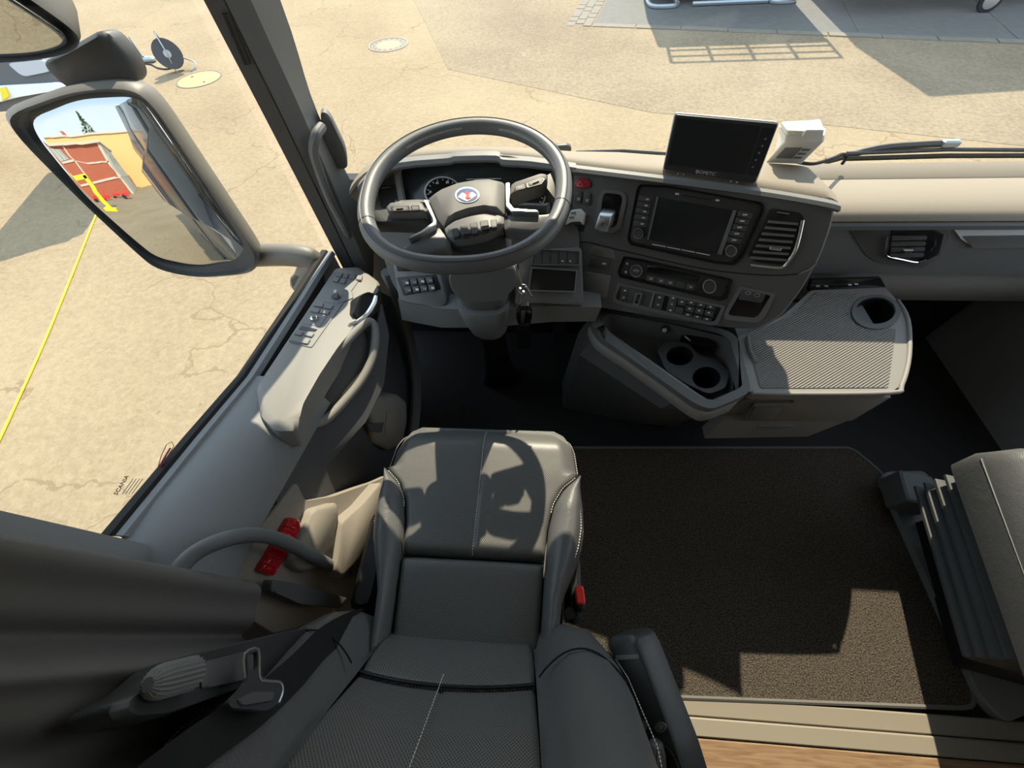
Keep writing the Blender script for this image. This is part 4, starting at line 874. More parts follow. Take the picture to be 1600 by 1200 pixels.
def wiper(a, b, yy, zz_, label, arm):
    w_ = empty('windscreen_wiper', Yp(*a, yy), label, 'wiper')
    A, B = Yp(*a, yy), Yp(*b, yy)
    MB().tube([A, (A+B)/2+V(0, 0, .004), B], .007, 6).build('blade', 'rubber', w_); MB().tube([A+V(0, .012, .01), (A+B)/2+V(0, .014, .016), B+V(0, .012, .01)], .006, 6).build('spine', 'reel', w_)
    Ap = [Yp(*q, yy+.02) for q in arm]; MB().tube(catmull(Ap, 4), .010, 6).build('arm', 'reel', w_)
    c = Yp(*arm[-1], yy+.015); MB().box(c, .05, .02, .02, 0, .004).build('joint', 'steel', w_)
wiper((1322, 248), (1640, 243), 1.31, 0, 'long wiper lying along the passenger side of the windscreen', [(1290, 252), (1370, 232), (1440, 226), (1485, 224)])
wiper((900, 246), (1046, 249), 1.31, 0, 'wiper lying between steering wheel and monitor', [(900, 243), (950, 241), (990, 242), (1040, 244)])
tag(MB().plate(rnd([Yp(x, y, 1.31) for x, y in ((866, 227), (886, 225), (893, 229), (892, 238), (870, 237))], .008), V(0, -1, .2), .004, .02, .003).build('washer_cap', 'mirror_dark'), 'small dark cap beyond the wheel rim at the windscreen base', 'cap')

# ================================================================== steering wheel and column
WC = V(-.166, .804, .991); WN = nrm(V(-.011, -.12, .993)); WP = Pl(WC, n=WN)
SW = empty('steering_wheel', WC, 'grey leather steering wheel with flat bottom and badge', 'steering wheel')
WA = nrm(V(1, 0, .011)-WN*(V(1, 0, .011)@WN)); WB = np.cross(WN, WA); rim = []
for i in range(120):
    th = 2*math.pi*i/120+math.pi/2; c_, s_ = math.cos(th), math.sin(th)
    if s_ >= 0: rr = .2115
    else: rr = .2115/(abs(c_)**2.45+abs(s_)**2.45)**(1/2.45)*(1+.07*abs(s_)**3)
    rim.append(WC+WA*rr*c_*-1*-1+WB*rr*s_)
MB().tube(rim, .0175, 16, True).build('rim', 'wheel', SW, smooth=180)
MB().tube([q+WN*.0172 for q in [WC+(q-WC)*1.03 for q in rim]], .0008, 4, True).build('rim_seam', 'black', SW)
mb = MB()
for k in list(range(0, 24))+list(range(84, 114)):
    pass
for i in range(2, 300):
    t = i/300*len(rim); 
    if not (.02*len(rim) < t < .14*len(rim) or .78*len(rim) < t < .95*len(rim)): continue
    a = rim[int(t) % len(rim)]; b = rim[(int(t)+1) % len(rim)]; q = a+(b-a)*(t % 1); inn = nrm(WC-q)
    mb.tube([q+inn*.0155+WN*.008, q+inn*.0165+WN*.004+nrm(b-a)*.0015], .0007, 4)
mb.build('rim_stitching', 'thread', SW, kind='stuff')
W1 = WP.off(.0)
hubp = [(671, 315), (681, 306), (714, 293), (750, 287), (774, 286), (786, 289), (789, 293), (789, 340), (765, 335), (732, 341), (707, 350), (695, 359), (686, 348)]
MB().plate(rnd(WP.many(hubp, .0), .006, 3), WN, .018, .03, .012).build('hub_cover', 'hub', SW, smooth=50)
lowp = [(695, 361), (707, 352), (742, 342), (774, 338), (788, 343), (788, 355), (760, 368), (732, 374), (707, 377), (699, 371)]
pn = MB().plate(rnd(WP.many(lowp, -.004), .006, 3), WN, .012, .03, .005).build('button_panel', 'button_grey', SW, smooth=50)
for q in ([(705, 357), (715, 354), (719, 369), (709, 372)], [(718, 352), (730, 349), (734, 368), (722, 370)], [(733, 348), (745, 345), (748, 364), (737, 367)], [(749, 344), (762, 342), (765, 360), (752, 363)], [(766, 342), (776, 341), (777, 355), (768, 358)]):
    b = MB().plate(rnd(WP.many(q, .010), .003, 2), WN, .0, .006, .002).build('wheel_button', 'panel_black', pn)
for q in ([(721, 360), (733, 358), (734, 365), (723, 367)], [(752, 353), (764, 351), (765, 358), (753, 360)]): MB().plate(rnd(WP.many(q, .0125), .002, 2), WN, .0, .006, .001).build('thumb_roller', 'black', pn)
MB().plate(rnd(WP.many([(690, 362), (700, 375), (735, 376), (789, 358), (790, 370), (770, 382), (720, 392), (700, 388)], -.02), .008, 3), WN, .0, .05, .006).build('hub_skirt', 'hub_dark', SW)
for k in (40, 84):
    a_r, b_r = rim[k], rim[k+1]; t_r = nrm(b_r-a_r); i_r = nrm(WC-a_r); MB().tube([a_r+(i_r*math.cos(q)+np.cross(t_r, i_r)*math.sin(q))*.0176 for q in np.linspace(0, 6.2832, 20)[:-1]], .0009, 4, True).build('grip_seam', 'black', SW)
# spokes
for nm, q, off, th in (('spoke', [(690, 352), (704, 376), (702, 390), (664, 400), (640, 398), (622, 390), (650, 380), (660, 372)], -.004, .022), ('spoke', [(788, 335), (832, 338), (862, 336), (876, 330), (868, 345), (838, 364), (812, 362), (788, 360)], -.004, .022),
                       ('spoke', [(608, 326), (666, 322), (672, 336), (670, 352), (610, 350), (584, 350), (578, 330), (592, 330)], -.012, .022), ('spoke', [(790, 296), (854, 276), (874, 262), (884, 285), (872, 318), (852, 292), (792, 314)], -.012, .02)):
    MB().plate(rnd(WP.many(q, off), .010, 3), WN, .004, th, .006).build(nm, 'wheel' if off > -.01 else 'hub_dark', SW, smooth=50)
for pod, bt in (([(604, 327), (610, 321), (660, 319), (668, 334), (608, 335)], ([(610, 324), (640, 322), (640, 330), (612, 331)], [(642, 322), (655, 321), (657, 329), (643, 330)])), ([(797, 308), (799, 291), (846, 275), (856, 276), (855, 285), (844, 292)], ([(822, 287), (846, 278), (852, 280), (846, 288), (824, 294)], [(806, 292), (819, 288), (820, 295), (807, 298)]))):
    po = MB().plate(rnd(WP.many(pod, .004), .005, 3), WN, .008, .024, .004).build('switch_pod', 'hub', SW, smooth=50)
    for q in bt:
        MB().ring(rnd(WP.many(q, .012), .003, 3), rnd([np.mean(WP.many(q, .012), 0)+(p-np.mean(WP.many(q, .012), 0))*.84 for p in WP.many(q, .012)], .003, 3), WN, .001, .002).build('pod_button_edge', 'black', po)
        MB().plate(rnd([np.mean(WP.many(q, .012), 0)+(p-np.mean(WP.many(q, .012), 0))*.82 for p in WP.many(q, .012)], .003, 3), WN, .0015, .002, .001).build('pod_button', 'hub', po)
    q = np.mean(WP.many(bt[0], .0138), 0); u = nrm(WP(*bt[0][1])-WP(*bt[0][0])); MB().tube([q-u*.008, q+u*.006], .0018, 5).build('pod_mark', 'black', po)
for q in ([(664, 317), (670, 318), (684, 350), (684, 356), (660, 371), (640, 379), (642, 377), (660, 368), (680, 353), (679, 347)], [(790, 291), (796, 290), (796, 306), (795, 323), (803, 333), (842, 336), (842, 338), (800, 336.5), (791, 328)]):
    MB().plate(rnd(WP.many(q, .002), .003, 2), WN, .010, .012, .002).build('silver_trim', 'satin', SW)
# badge
bc = (730, 305); B0 = .0185
MB().plate(dell(WP, bc, 19.5, 12.8, 28, B0), WN, .001, .002, .0005).build('badge_ring', 'chrome', SW)
bd = MB().plate(dell(WP, bc, 16.5, 10.6, 28, B0+.001), WN, .0006, .001, .0003).build('badge_field', 'emblem_blue', SW)
MB().plate(WP.many([(715, 308), (722, 301), (730, 304), (738, 300), (745, 305), (737, 311), (730, 315), (723, 312)], B0+.0016), WN, .0006, .0005, .0002).build('badge_shield', 'print_white', SW)
MB().plate(WP.many([(726, 301), (731, 299), (734, 303), (733, 308), (736, 310), (730, 312), (727, 309), (729, 305)], B0+.0022), WN, .0006, .0005, .0002).build('badge_figure', 'red', SW)
# stalks behind the wheel
st_ = empty('wiper_stalk', Dp(660, 360, .02), 'dark control stalk under the left wheel spoke', 'stalk')
MB().tube(catmull([V(-.20, .86, .90), V(-.28, .85, .92), V(-.345, .83, .93)], 5), [.012]*5+[.010]*5+[.013], 8).build('lever', 'button', st_)
st_ = empty('retarder_stalk', Dp(840, 360, .02), 'dark control stalk under the right wheel spoke', 'stalk')
MB().tube(catmull([V(-.13, .86, .90), V(-.05, .85, .91), V(.015, .83, .92)], 5), [.012]*5+[.010]*5+[.013], 8).build('lever', 'button', st_)
# column
SCm = empty('steering_column', (-.16, .85, .0), 'dark steering column shroud with grey lower cup', 'steering column')
def orng(x, y, z, rx, ry, n=24, p=3.0):
    out = []
    for i in range(n):
        a = 2*math.pi*i/n; c, s = math.cos(a), math.sin(a)
        out.append(V(x+rx*abs(c)**(2/p)*(1 if c >= 0 else -1), y+ry*abs(s)**(2/p)*(1 if s >= 0 else -1), z))
    return out
cx0 = -.163
MB().loft([orng(cx0, .80, .96, .05, .05), orng(cx0, .82, .91, .07, .06), orng(cx0, .84, .86, .085, .09), orng(cx0, .845, .75, .085, .085), orng(cx0, .845, .66, .075, .08), orng(cx0, .85, .63, .07, .075)]).build('shroud', 'dash', SCm, smooth=60)
MB().loft([orng(cx0, .835, .640, .078, .082), orng(cx0, .835, .628, .080, .085), orng(cx0, .84, .57, .074, .078), orng(cx0+.002, .845, .51, .060, .068), orng(cx0+.002, .848, .475, .042, .05), orng(cx0+.002, .85, .468, .03, .035)]).build('lower_cup', 'dash_grey', SCm, smooth=60)
MB().loft([orng(cx0, .87, .53, .045, .05), orng(cx0-.005, .92, .30, .045, .05), orng(cx0-.01, .96, .12, .055, .05), orng(cx0-.01, .97, .0, .08, .06)]).build('boot', 'black', SCm, smooth=60)
cf = Pl(V(cx0, .757, .75), n=V(0, -1, .12))
MB().plate(rnd(cf.many([(700, 425), (806, 418), (808, 445), (785, 470), (722, 472), (704, 450)], 0), .02, 3), cf.n, .004, .02, .003).build('front_cover', 'dash', SCm)
MB().cyl(V(-.085, .79, .78), V(1, -.2, .1), .022, .018, 20).build('ignition_lock', 'chrome', SCm)
MB().cyl(V(-.070, .788, .78), V(1, -.2, .1), .012, .012, 16).build('lock_barrel', 'black', SCm)
# keys
kb_ = empty('key_bunch', V(-.055, .78, .66), 'bunch of keys with black fob hanging from the ignition lock', 'keys')
KP = lambda x, y, yy=.76: Yp(x, y, yy)
MB().tube([q for q in ell(KP(817, 452), V(.014, 0, 0), V(0, .003, .014), 16)], .0012, 5, True).build('ring', 'chrome', kb_)
MB().tube([KP(806, 415, .78), KP(812, 432, .77), KP(816, 446)], .002, 5).build('chain', 'chrome', kb_)
for a, b in (((813, 450), (806, 472)), ((822, 448), (830, 462)), ((818, 455), (812, 475))): MB().tube([KP(*a), KP(*b)], .0032, 6).build('key', 'satin', kb_)
fob = rnd([KP(x, y, .755) for x, y in ((808, 478), (828, 476), (832, 490), (828, 511), (812, 511), (806, 495))], .006, 3)
f_ = MB().plate(fob, V(0, -1, .1), .006, .010, .003).build('fob', 'gloss_black', kb_, smooth=50)
MB().plate(rnd([KP(x, y, .7485) for x, y in ((814, 485), (821, 485), (819, 507), (813, 507))], .002, 2), V(0, -1, .1), .0012, .001, .0003).build('fob_badge', 'chrome', f_); MB().plate([KP(x, y, .7485) for x, y in ((811, 506), (827, 507), (826, 509.5), (811, 509.5))], V(0, -1, .1), .0012, .001, .0003).build('fob_bar', 'chrome', f_)
# pedals
for nm, x, y, w_, h_, lab in (('brake_pedal', 818, 528, .06, .09, 'black brake pedal under the steering column in the footwell'), ('accelerator_pedal', 874, 516, .05, .11, 'black accelerator pedal to the right in the footwell')):
    c = Z(x, y, .22); pe = empty(nm, c, lab, 'pedal'); uz = nrm(V(0, .55, .83)); uy = nrm(np.cross(uz, V(1, 0, 0)))
    MB().box(c, w_, .012, h_, 0, .006, V(1, 0, 0), uy, uz).build('pad', 'rubber', pe); MB().tube([c+uz*.02-uy*-.01, c+V(0, .12, .12)], .008, 6).build('arm', 'black', pe)
    for k in range(4): MB().box(c-uy*.008+uz*(k-1.5)*h_*.2, w_*.8, .006, .006, 0, .002, V(1, 0, 0), uy, uz).build('tread', 'black', pe)

# ================================================================== centre console with tray table
from mathutils.geometry import tessellate_polygon
def holed(mb, outer, holes, n, h, d):
    n = np.asarray(n, float); loops = [outer]+holes
    top = [mb.add([q+n*h for q in l]) for l in loops]; bot = [mb.add([q-n*d for q in l]) for l in loops]
    flat_ = []; 
    for b, l in zip(top, loops): flat_ += [b+i for i in range(len(l))]
    flb = []
    for b, l in zip(bot, loops): flb += [b+i for i in range(len(l))]
    for t in tessellate_polygon([[Vector(q) for q in l] for l in loops]):
        mb.f.append(tuple(flat_[i] for i in t)); mb.f.append(tuple(flb[i] for i in reversed(t)))
    for b, c, l in zip(top, bot, loops):
        k = len(l)
        for i in range(k): j = (i+1) % k; mb.f.append((b+i, b+j, c+j, c+i))
    return mb
CT = empty('centre_console', (.6, .7, 0), 'grey centre console with ribbed tray table, cup holders and drawers', 'console')
TZ = .545; UPZ = V(0, 0, 1)
def zpl(pts, z): return [Z(x, y, z) for x, y in pts]
tout = rnd(zpl([(1170, 614), (1240, 616), (1390, 614), (1408, 602), (1420, 555), (1418, 500), (1402, 470), (1384, 449), (1268, 453), (1225, 492), (1180, 517), (1152, 526)], TZ), .015, 3)
cup = [Z(1366+31*math.cos(2*math.pi*i/28), 487+21*math.sin(2*math.pi*i/28), TZ) for i in range(28)]
cupo = [Z(1367+38*math.cos(2*math.pi*i/28), 489+27*math.sin(2*math.pi*i/28), TZ) for i in range(28)]
holed(MB(), tout, [cup], UPZ, 0, .03).build('tray_table', 'console_grey', CT, smooth=30)
minn = rnd(zpl([(1188, 607), (1387, 606), (1399, 515), (1330, 508), (1322, 480), (1340, 460), (1275, 458), (1235, 495), (1165, 523)], TZ), .006, 2)
holed(MB(), minn, [], UPZ, .0022, .001).build('ribbed_mat', 'ribbed', CT, smooth=0)
mb = MB(); mb.ring(cupo, cup, UPZ, .006, .01); mb.build('cup_rim', 'dash', CT, smooth=50)
cc = sum(cup)/28
mb = MB(); mb.loft([cup, [cc+(q-cc)*.92-V(0, 0, .09) for q in cup]], False, True); mb.build('cup_holder', 'black', CT)
# raised edge of the table along right and rear side
ed = catmull(zpl([(1402, 470), (1418, 500), (1420, 555), (1408, 602), (1390, 614), (1240, 616), (1175, 614)], TZ), 4)
MB().tube([q+V(0, 0, .001) for q in ed], .006, 8).build('table_edge', 'console_grey', CT, smooth=80)
MB().tube(zpl([(1168, 527), (1172, 550), (1182, 566)], TZ+.004), .005, 6).build('pen_rest', 'dash_grey', CT)
bkp = Pl(Z(1268, 453, TZ), Z(1384, 449, TZ), Z(1268, 453, TZ)+V(0, .012, .05))
bs = dplate(bkp, [(1268, 437), (1376, 434), (1384, 448), (1262, 455)], 'rear_strip', 'gloss_black', .002, .01, .003, parent=CT)
for c in ((1278, 447), (1291, 447), (1328, 445), (1338, 444)): icon(bkp, c, 2.8, 1.3, bs, .0025, kind=1 if c[0] < 1300 else 0)
# storage bin with lip
bo = rnd(zpl([(923, 508), (930, 490), (945, 484), (1135, 517), (1152, 528), (1173, 612), (1150, 625), (1110, 641), (1085, 632), (1040, 600), (938, 528)], TZ), .02, 3)
bi = rnd(zpl([(940, 503), (950, 491), (1125, 523), (1140, 533), (1160, 605), (1138, 615), (1110, 627), (1092, 620), (1046, 589), (950, 518)], TZ), .015, 3)
MB().ring(bo, bi, UPZ, .004, .03).build('bin_lip', 'dash', CT, smooth=40)
bc_ = sum(bi)/len(bi)
mb = MB(); mb.loft([[q+V(0, 0, .002) for q in bi], [bc_+(q-bc_)*.96-V(0, 0, .075) for q in bi]], False, True); mb.build('storage_bin', 'dash', CT)
# twin cup holder
hz_ = TZ-.03
h1 = [Z(1062+21*math.cos(2*math.pi*i/24), 556+15*math.sin(2*math.pi*i/24), hz_) for i in range(24)]
h2 = [Z(1104+22*math.cos(2*math.pi*i/24), 590+17*math.sin(2*math.pi*i/24), hz_) for i in range(24)]
ho_ = rnd(zpl([(1026, 545), (1050, 533), (1078, 537), (1092, 556), (1120, 562), (1140, 582), (1134, 606), (1108, 616), (1070, 598), (1040, 578)], hz_), .015, 3)
holed(MB(), ho_, [h1, h2], UPZ, 0, .006).build('twin_cup_holder', 'panel_black', CT, smooth=30)
for h_ in (h1, h2):
    c = sum(h_)/24; mb = MB(); mb.loft([h_, [c+(q-c)*.94-V(0, 0, .04) for q in h_]], False, True); mb.build('cup_well', 'black', CT)
MB().plate(rnd(zpl([(1064, 521), (1112, 529), (1118, 541), (1084, 536)], TZ-.02), .01, 3), UPZ, .0, .03, .003).build('phone_ledge', 'gloss_black', CT)
MB().cyl(Z(1040, 512, .53), nrm(V(-.1, -.8, .5)), .013, .012, 18).build('lighter_socket', 'black', CT); MB().cyl(Z(1037, 511, .54)+V(0, -.012, .0), nrm(V(-.1, -.8, .5)), .007, .004, 14).build('socket_cap', 'satin', CT)
MB().cyl(Z(1048, 572, .478), UPZ, .011, .002, 16).build('coin', 'satin', CT)
# fascia below the bin lip
fa = zpl([(922, 506), (936, 530), (985, 563), (1040, 602), (1085, 634), (1110, 643), (1152, 628)], TZ-.004)
rings = []
for i, q in enumerate(catmull(fa, 4)):
    inn = nrm(V(.55, .6, 0))
    rings.append([q+V(0, 0, -.012), q+V(-.004, -.004, -.02), q+V(-.002, -.002, -.05), q+inn*.012+V(0, 0, -.068), q+inn*.05+V(0, 0, -.068), q+inn*.05+V(0, 0, -.012)])
MB().loft(rings).build('fascia', 'console_grey', CT, smooth=50)
# drawer block under the table
yf = .603
def prof(pts, z0, z1): return [[V(x, y, z0) for x, y in pts], [V(x, y, z1) for x, y in pts]]
MB().loft([[V(x, y, z) for x, y in rnd2] for z, rnd2 in ((.518, ((.605, .65), (.62, yf), (.94, yf), (1.02, .67), (1.02, .94), (.605, .94))), (.466, ((.605, .65), (.62, yf), (.94, yf+.002), (1.015, .675), (1.015, .94), (.605, .94))), (.42, ((.49, .64), (.58, yf+.005), (.94, yf+.005), (1.01, .68), (1.01, .94), (.49, .94))), (.32, ((.51, .66), (.60, yf+.02), (.88, yf+.02), (.96, .71), (.96, .94), (.51, .94))), (.28, ((.55, .70), (.63, yf+.05), (.83, yf+.05), (.89, .75), (.89, .94), (.55, .94))))]).build('drawer_block', 'dash_grey', CT, smooth=25)
fpz = Pl(V(.6, yf-.001, .47), n=V(0, -1, .03))
dplate(fpz, [(1178, 628), (1240, 627), (1235, 618), (1392, 618), (1330, 655), (1162, 656)], 'upper_drawer', 'console_grey', .006, .02, .004, parent=CT)
dplate(fpz, [(1177, 632), (1222, 632), (1206, 650), (1166, 652)], 'drawer_handle', 'dash_grey', .012, .004, .004, parent=CT)
dplate(fpz, [(1128, 657), (1325, 656), (1262, 681), (1100, 684)], 'lower_drawer', 'console_grey', .003, .04, .004, parent=CT)
dplate(fpz, [(1185, 662), (1240, 662), (1225, 667), (1180, 667)], 'lower_handle', 'dash_grey', .009, .004, .003, parent=CT)
# pedestal
MB().loft([[V(x, y, z) for x, y in q] for z, q in ((.475, ((.18, .82), (.45, .61), (.57, .63), (.64, .92), (.18, .92))), (.40, ((.14, .80), (.38, .60), (.52, .60), (.60, .9), (.14, .9))), (.0, ((.11, .82), (.40, .76), (.56, .74), (.60, .95), (.11, .95))))]).build('pedestal', 'door_dark', CT, smooth=25)

# ================================================================== floor coverings
fm = empty('floor_mat', (.7, .2, 0), 'dark brown loop carpet mat with bound edge between the seats', 'floor mat')
mo_ = rnd(zpl([(800, 700), (1330, 700), (1380, 742), (1440, 880), (1518, 1078), (1520, 1103), (1500, 1106), (1030, 1088), (780, 1078)], .008), .03, 4)
MB().plate(mo_, UPZ, .004, .008, .003).build('carpet', 'carpet', fm)
MB().tube([q+V(0, 0, .003) for q in mo_], .006, 6, True).build('edge_binding', 'curtain', fm)
s0 = struct(bx(-.3, 1.78, -.172, -.128, -.005, .012, .003).build('trim_8', 'sill_metal'), 'inner metal floor strip behind the mat')
struct(bx(-.3, 1.78, -.215, -.174, -.005, .018, .003).build('trim_9', 'sill_metal'), 'outer metal floor strip in front of the wood')
struct(bx(-.3, 1.78, -.80, -.218, -.01, .014, .003).build('floor_wood', 'wood'), 'brown wood grain floor panel at the rear')

# ================================================================== driver's seat
DS = empty('driver_seat', (-.14, .2, 0), 'black leather driver seat with white stitching and perforated centre', 'seat')
XS = -.138
def wo_(y): return float(np.interp(y, [-.08, .0, .06, .12, .17, .21, .27, .33, .40, .435, .46, .475], [.195, .197, .205, .232, .252, .260, .260, .254, .246, .236, .218, .19]))
def wi_(y): return float(np.interp(y, [-.08, .10, .20, .26, .30, .325, .34], [.150, .160, .168, .182, .205, .235, .250]))
def zc_(y, s=0):     # height of the centre along y
    z = .515-.02*math.exp(-((y-.135)/.010)**2)*.6-.012*np.clip((.1-y)/.2, 0, 1)
    if y > .40: z -= .055*((y-.40)/.075)**2
    return z
def ins(y0, y1, nm):
    def fn(u, v):
        y = y0+(y1-y0)*v; s = u*2-1; w_ = min(wi_(y), wo_(y)-.004)
        edge = max(0, abs(s)-.93)/.07; ev = max(0, (abs(v*2-1)-.95))/.05
        z = zc_(y)+.006*(1-s*s)-.010*edge**2-(.010*ev**2 if y < .40 else 0)
        if y > .34: z -= .03*max(0, abs(s)-.85)/.15
        z -= .004*math.exp(-(s/.02)**2) if nm == 'cushion_front' else 0
        return V(XS+s*w_, y, z)
    o = MB().slab(fn, 60, 40, V(0, 0, -.05)).build(nm, 'leather_perf', DS, smooth=60); uv_plan(o); return o
ins(.135, .476, 'cushion_front'); ins(-.07, .131, 'cushion_rear')
for sd_ in (-1, 1):
    def fn(u, v, sd_=sd_):
        y = -.06+(.335+.06)*v; a = wi_(y)+.003; b = wo_(y); x = a+(b-a)*u
        hgt = .040*math.sin(math.pi*min(1, u*.95+.05))**.8*np.clip((.36-y)/.10, 0, 1)
        drop = .055*max(0, u-.6)**2/.16
        return V(XS+sd_*x, y, zc_(.2)-.006+hgt-drop-.008*(1-min(1, u*12)))
    MB().slab(fn, 14, 30, V(0, 0, -.09)).build('cushion_bolster', 'leather', DS, smooth=70)
# skirt
yy = list(np.linspace(-.06, .40, 16))+[.435, .46, .474]
outl = [V(XS-wo_(y)+.006, y, 0) for y in yy]+[V(XS+wo_(y)-.006, y, 0) for y in reversed(yy)]
MB().loft([[q+V(0, 0, .475) for q in outl], [V(XS, .2, 0)+(q-V(XS, .2, 0))*1.0+V(0, 0, .44) for q in outl], [V(XS, .2, 0)+(q-V(XS, .2, 0))*.95+V(0, 0, .39) for q in outl]]).build('cushion_skirt', 'leather', DS, smooth=50)
def stitches(path, nm, par, r=.0009, gap=.5, step=.0065):
    P = [np.asarray(q) for q in path]; mb = MB(); 
    L_ = [0]
    for a, b in zip(P, P[1:]): L_.append(L_[-1]+np.linalg.norm(b-a))
    t = 0
    def at_(s):
        i = min(max(int(np.searchsorted(L_, s))-1, 0), len(P)-2); f = (s-L_[i])/max(1e-9, L_[i+1]-L_[i]); return P[i]+(P[i+1]-P[i])*f
    while t+step*gap < L_[-1]:
        mb.tube([at_(t), at_(t+step*gap*1.2)], r, 4); t += step
    return mb.build(nm, 'thread', par, smooth=0, kind='stuff')
for sd_ in (-1, 1):
    for k in (.004, .012):
        stitches([V(XS+sd_*(wo_(y)-k), y, zc_(.2)-.006-.055*((1-k/.08)-.6)**2/.16*1.0+(.006 if k > .01 else .001)+.012*np.clip((.36-y)/.1, 0, 1)*(k > .01)+.002) for y in np.linspace(-.02, .33, 40)], 'edge_stitching', DS)
    stitches([V(XS+sd_*(wo_(y)-.006), y, zc_(y)-.022) for y in np.linspace(.335, .46, 16)], 'edge_stitching', DS)
    stitches([V(XS+sd_*(wi_(y)+(.0)), y, zc_(y)+.006) for y in np.linspace(.24, .328, 12)], 'seam_stitching', DS)
stitches([V(XS, y, zc_(y)+.005) for y in np.linspace(.14, .47, 30)], 'centre_stitching', DS, .0007)
# backrest: leans back towards the camera
bo0 = V(XS-.012, -.012, .475); bup = nrm(V(0, -.14, .27)); bn_ = nrm(V(0, .27, .14))
def bk(s, t, h=0): return bo0+V(s, 0, 0)+bup*t+bn_*h
def wbi(t): return float(np.interp(t, [0, .12, .3, .6], [.150, .158, .166, .17]))
def wbo(t): return float(np.interp(t, [0, .03, .08, .16, .3, .45, .6, .66], [.24, .27, .30, .318, .325, .30, .26, .22]))
def bseam(s): return .140+.022*(1-s*s)
def bins(low, nm):
    def fn(u, v):
        s = u*2-1; T = bseam(s); t = (T-.0015)*v if low else T+.0015+(.62-T)*v
        ev = max(0, abs(v*2-1)-(.93 if low else .98))/(.07 if low else .02); ed_ = max(0, abs(s)-.94)/.06
        cv = .012*(1-(2*v-1)**2) if low else .012*min(1, 4*v)
        g = 0 if low else .004*math.exp(-(s/.02)**2)
        return bk(s*wbi(t), t, cv-.009*ev**2-.010*ed_**2-g)
    o = MB().slab(fn, 50, 40, -bn_*.05).build(nm, 'leather_perf', DS, smooth=60); uv_plan(o, V(1, 0, 0), bup); return o
bins(True, 'backrest_lumbar'); bins(False, 'backrest_centre')
MB().tube([bk(s*wbi(.15), bseam(s), .001) for s in np.linspace(-.98, .98, 20)], .003, 6).build('back_seam', 'black', DS)
for sd_ in (-1, 1):
    rings = []
    for t, k, lift in ((.0, .25, .01), (.012, .6, .03), (.04, .85, .055), (.08, .97, .07), (.14, 1, .075), (.22, 1, .075), (.32, 1, .072), (.45, 1, .065), (.58, .9, .05), (.64, .6, .02)):
        a = wbi(t)+.002; b = a+(wbo(t)-a)*k; r = []
        for u, h in ((0, -.05), (0, -.004), (.06, .012), (.18, .55), (.35, .88), (.55, 1.0), (.75, .9), (.92, .55), (1.0, .1), (.98, -.4), (.93, -.9)):
            hh = h*lift if h > 0.02 else h*.05+(.012*0)
            r.append(bk(sd_*(a+(b-a)*u), t, hh))
        rings.append(r)
    MB().loft(rings).build('backrest_bolster', 'leather', DS, smooth=75)
    stitches([bk(sd_*(wbi(t)+.002+(wbo(t)-wbi(t))*k*.955), t, .036) for t, k in zip(np.linspace(.03, .5, 40), [float(np.interp(q, [0, .03, .08], [.3, .8, 1])) for q in np.linspace(.03, .5, 40)])], 'bolster_stitching', DS)
    MB().tube([bk(sd_*(wbi(.15)+.002+(.32-.158)*u), .16-.02*u+(.05*u*u), .002+.0755*math.sin(math.pi*min(1, .05+u*.9))**.75) for u in np.linspace(.02, .9, 14)], .0016, 5).build('bolster_seam', 'black', DS)
stitches([bk(0, t, .019) for t in np.linspace(.16, .5, 30)], 'back_stitching', DS, .0007)
MB().loft([[bk(s*.30, t, -.03) for s, t in ((-1, 0), (1, 0), (1, .62), (-1, .62))], [bk(s*.27, t, -.11) for s, t in ((-1, .02), (1, .02), (1, .6), (-1, .6))]]).build('back_shell', 'black', DS)
# suspension base
bx(XS-.22, XS+.21, -.03, .40, .20, .40, .02).build('seat_frame', 'black', DS)
mb = MB()
mb.loft([[V(XS+sx*(.19-.018*(i % 2)), .18+sy*(.19-.018*(i % 2)), .20-.018*i) for sx, sy in ((-1, -1), (1, -1), (1, 1), (-1, 1))] for i in range(11)]).build('suspension_bellows', 'rubber', DS, smooth=0)
bx(XS-.2, XS+.2, -.02, .38, -.0, .03, .01).build('base_plate', 'black', DS)
bx(XS-.285, XS-.225, .02, .24, .36, .45, .012).build('side_valance', 'black', DS); bx(XS+.215, XS+.25, .02, .26, .36, .45, .012).build('side_valance', 'black', DS)
# buckle
bk_ = Z(906, 930, .47)
MB().box(bk_+V(0, -.01, -.05), .022, .045, .10, .1, .006).build('buckle', 'black', DS); MB().box(bk_+V(0, .0, .002), .020, .036, .012, .1, .003).build('buckle_button', 'red', DS, label='red belt release button'); MB().cyl(bk_+V(-.022, -.035, -.03), V(0, 0, 1), .012, .02).build('buckle_bolt', 'black', DS)
# armrests, folded up beside the backrest
def armrest(x, pts, w_, th, nm):
    pass
AP = Pl(V(.20, 0, 0), n=nrm(V(-.55, .45, .7)))
AP = Pl(Xp(975, 1000, .165), Xp(1000, 1100, .185), Xp(1035, 1030, .215))
ra = MB().plate(rnd(AP.many([(948, 996), (988, 992), (1000, 1012), (1062, 1180), (1085, 1260), (1000, 1260), (985, 1160), (965, 1060)]), .012, 3), AP.n, 0, .06, .006).build('armrest', 'panel_black', DS, smooth=40)
MB().plate(rnd(AP.many([(962, 1024), (998, 1022), (999, 1029), (964, 1031)]), .002, 2), AP.n, .0012, .002, .0005).build('arm_band', 'button_grey', ra)
for c in ((1003, 1134), (1033, 1136)):
    MB().ring(dell(AP, c, 9, 8, 20), dell(AP, c, 6, 5.3, 20), AP.n, .002, .004).build('screw_ring', 'dash_grey', ra); MB().plate(dell(AP, c, 4.5, 4, 12), AP.n, .003, .002, .0008).build('screw', 'button_grey', ra)
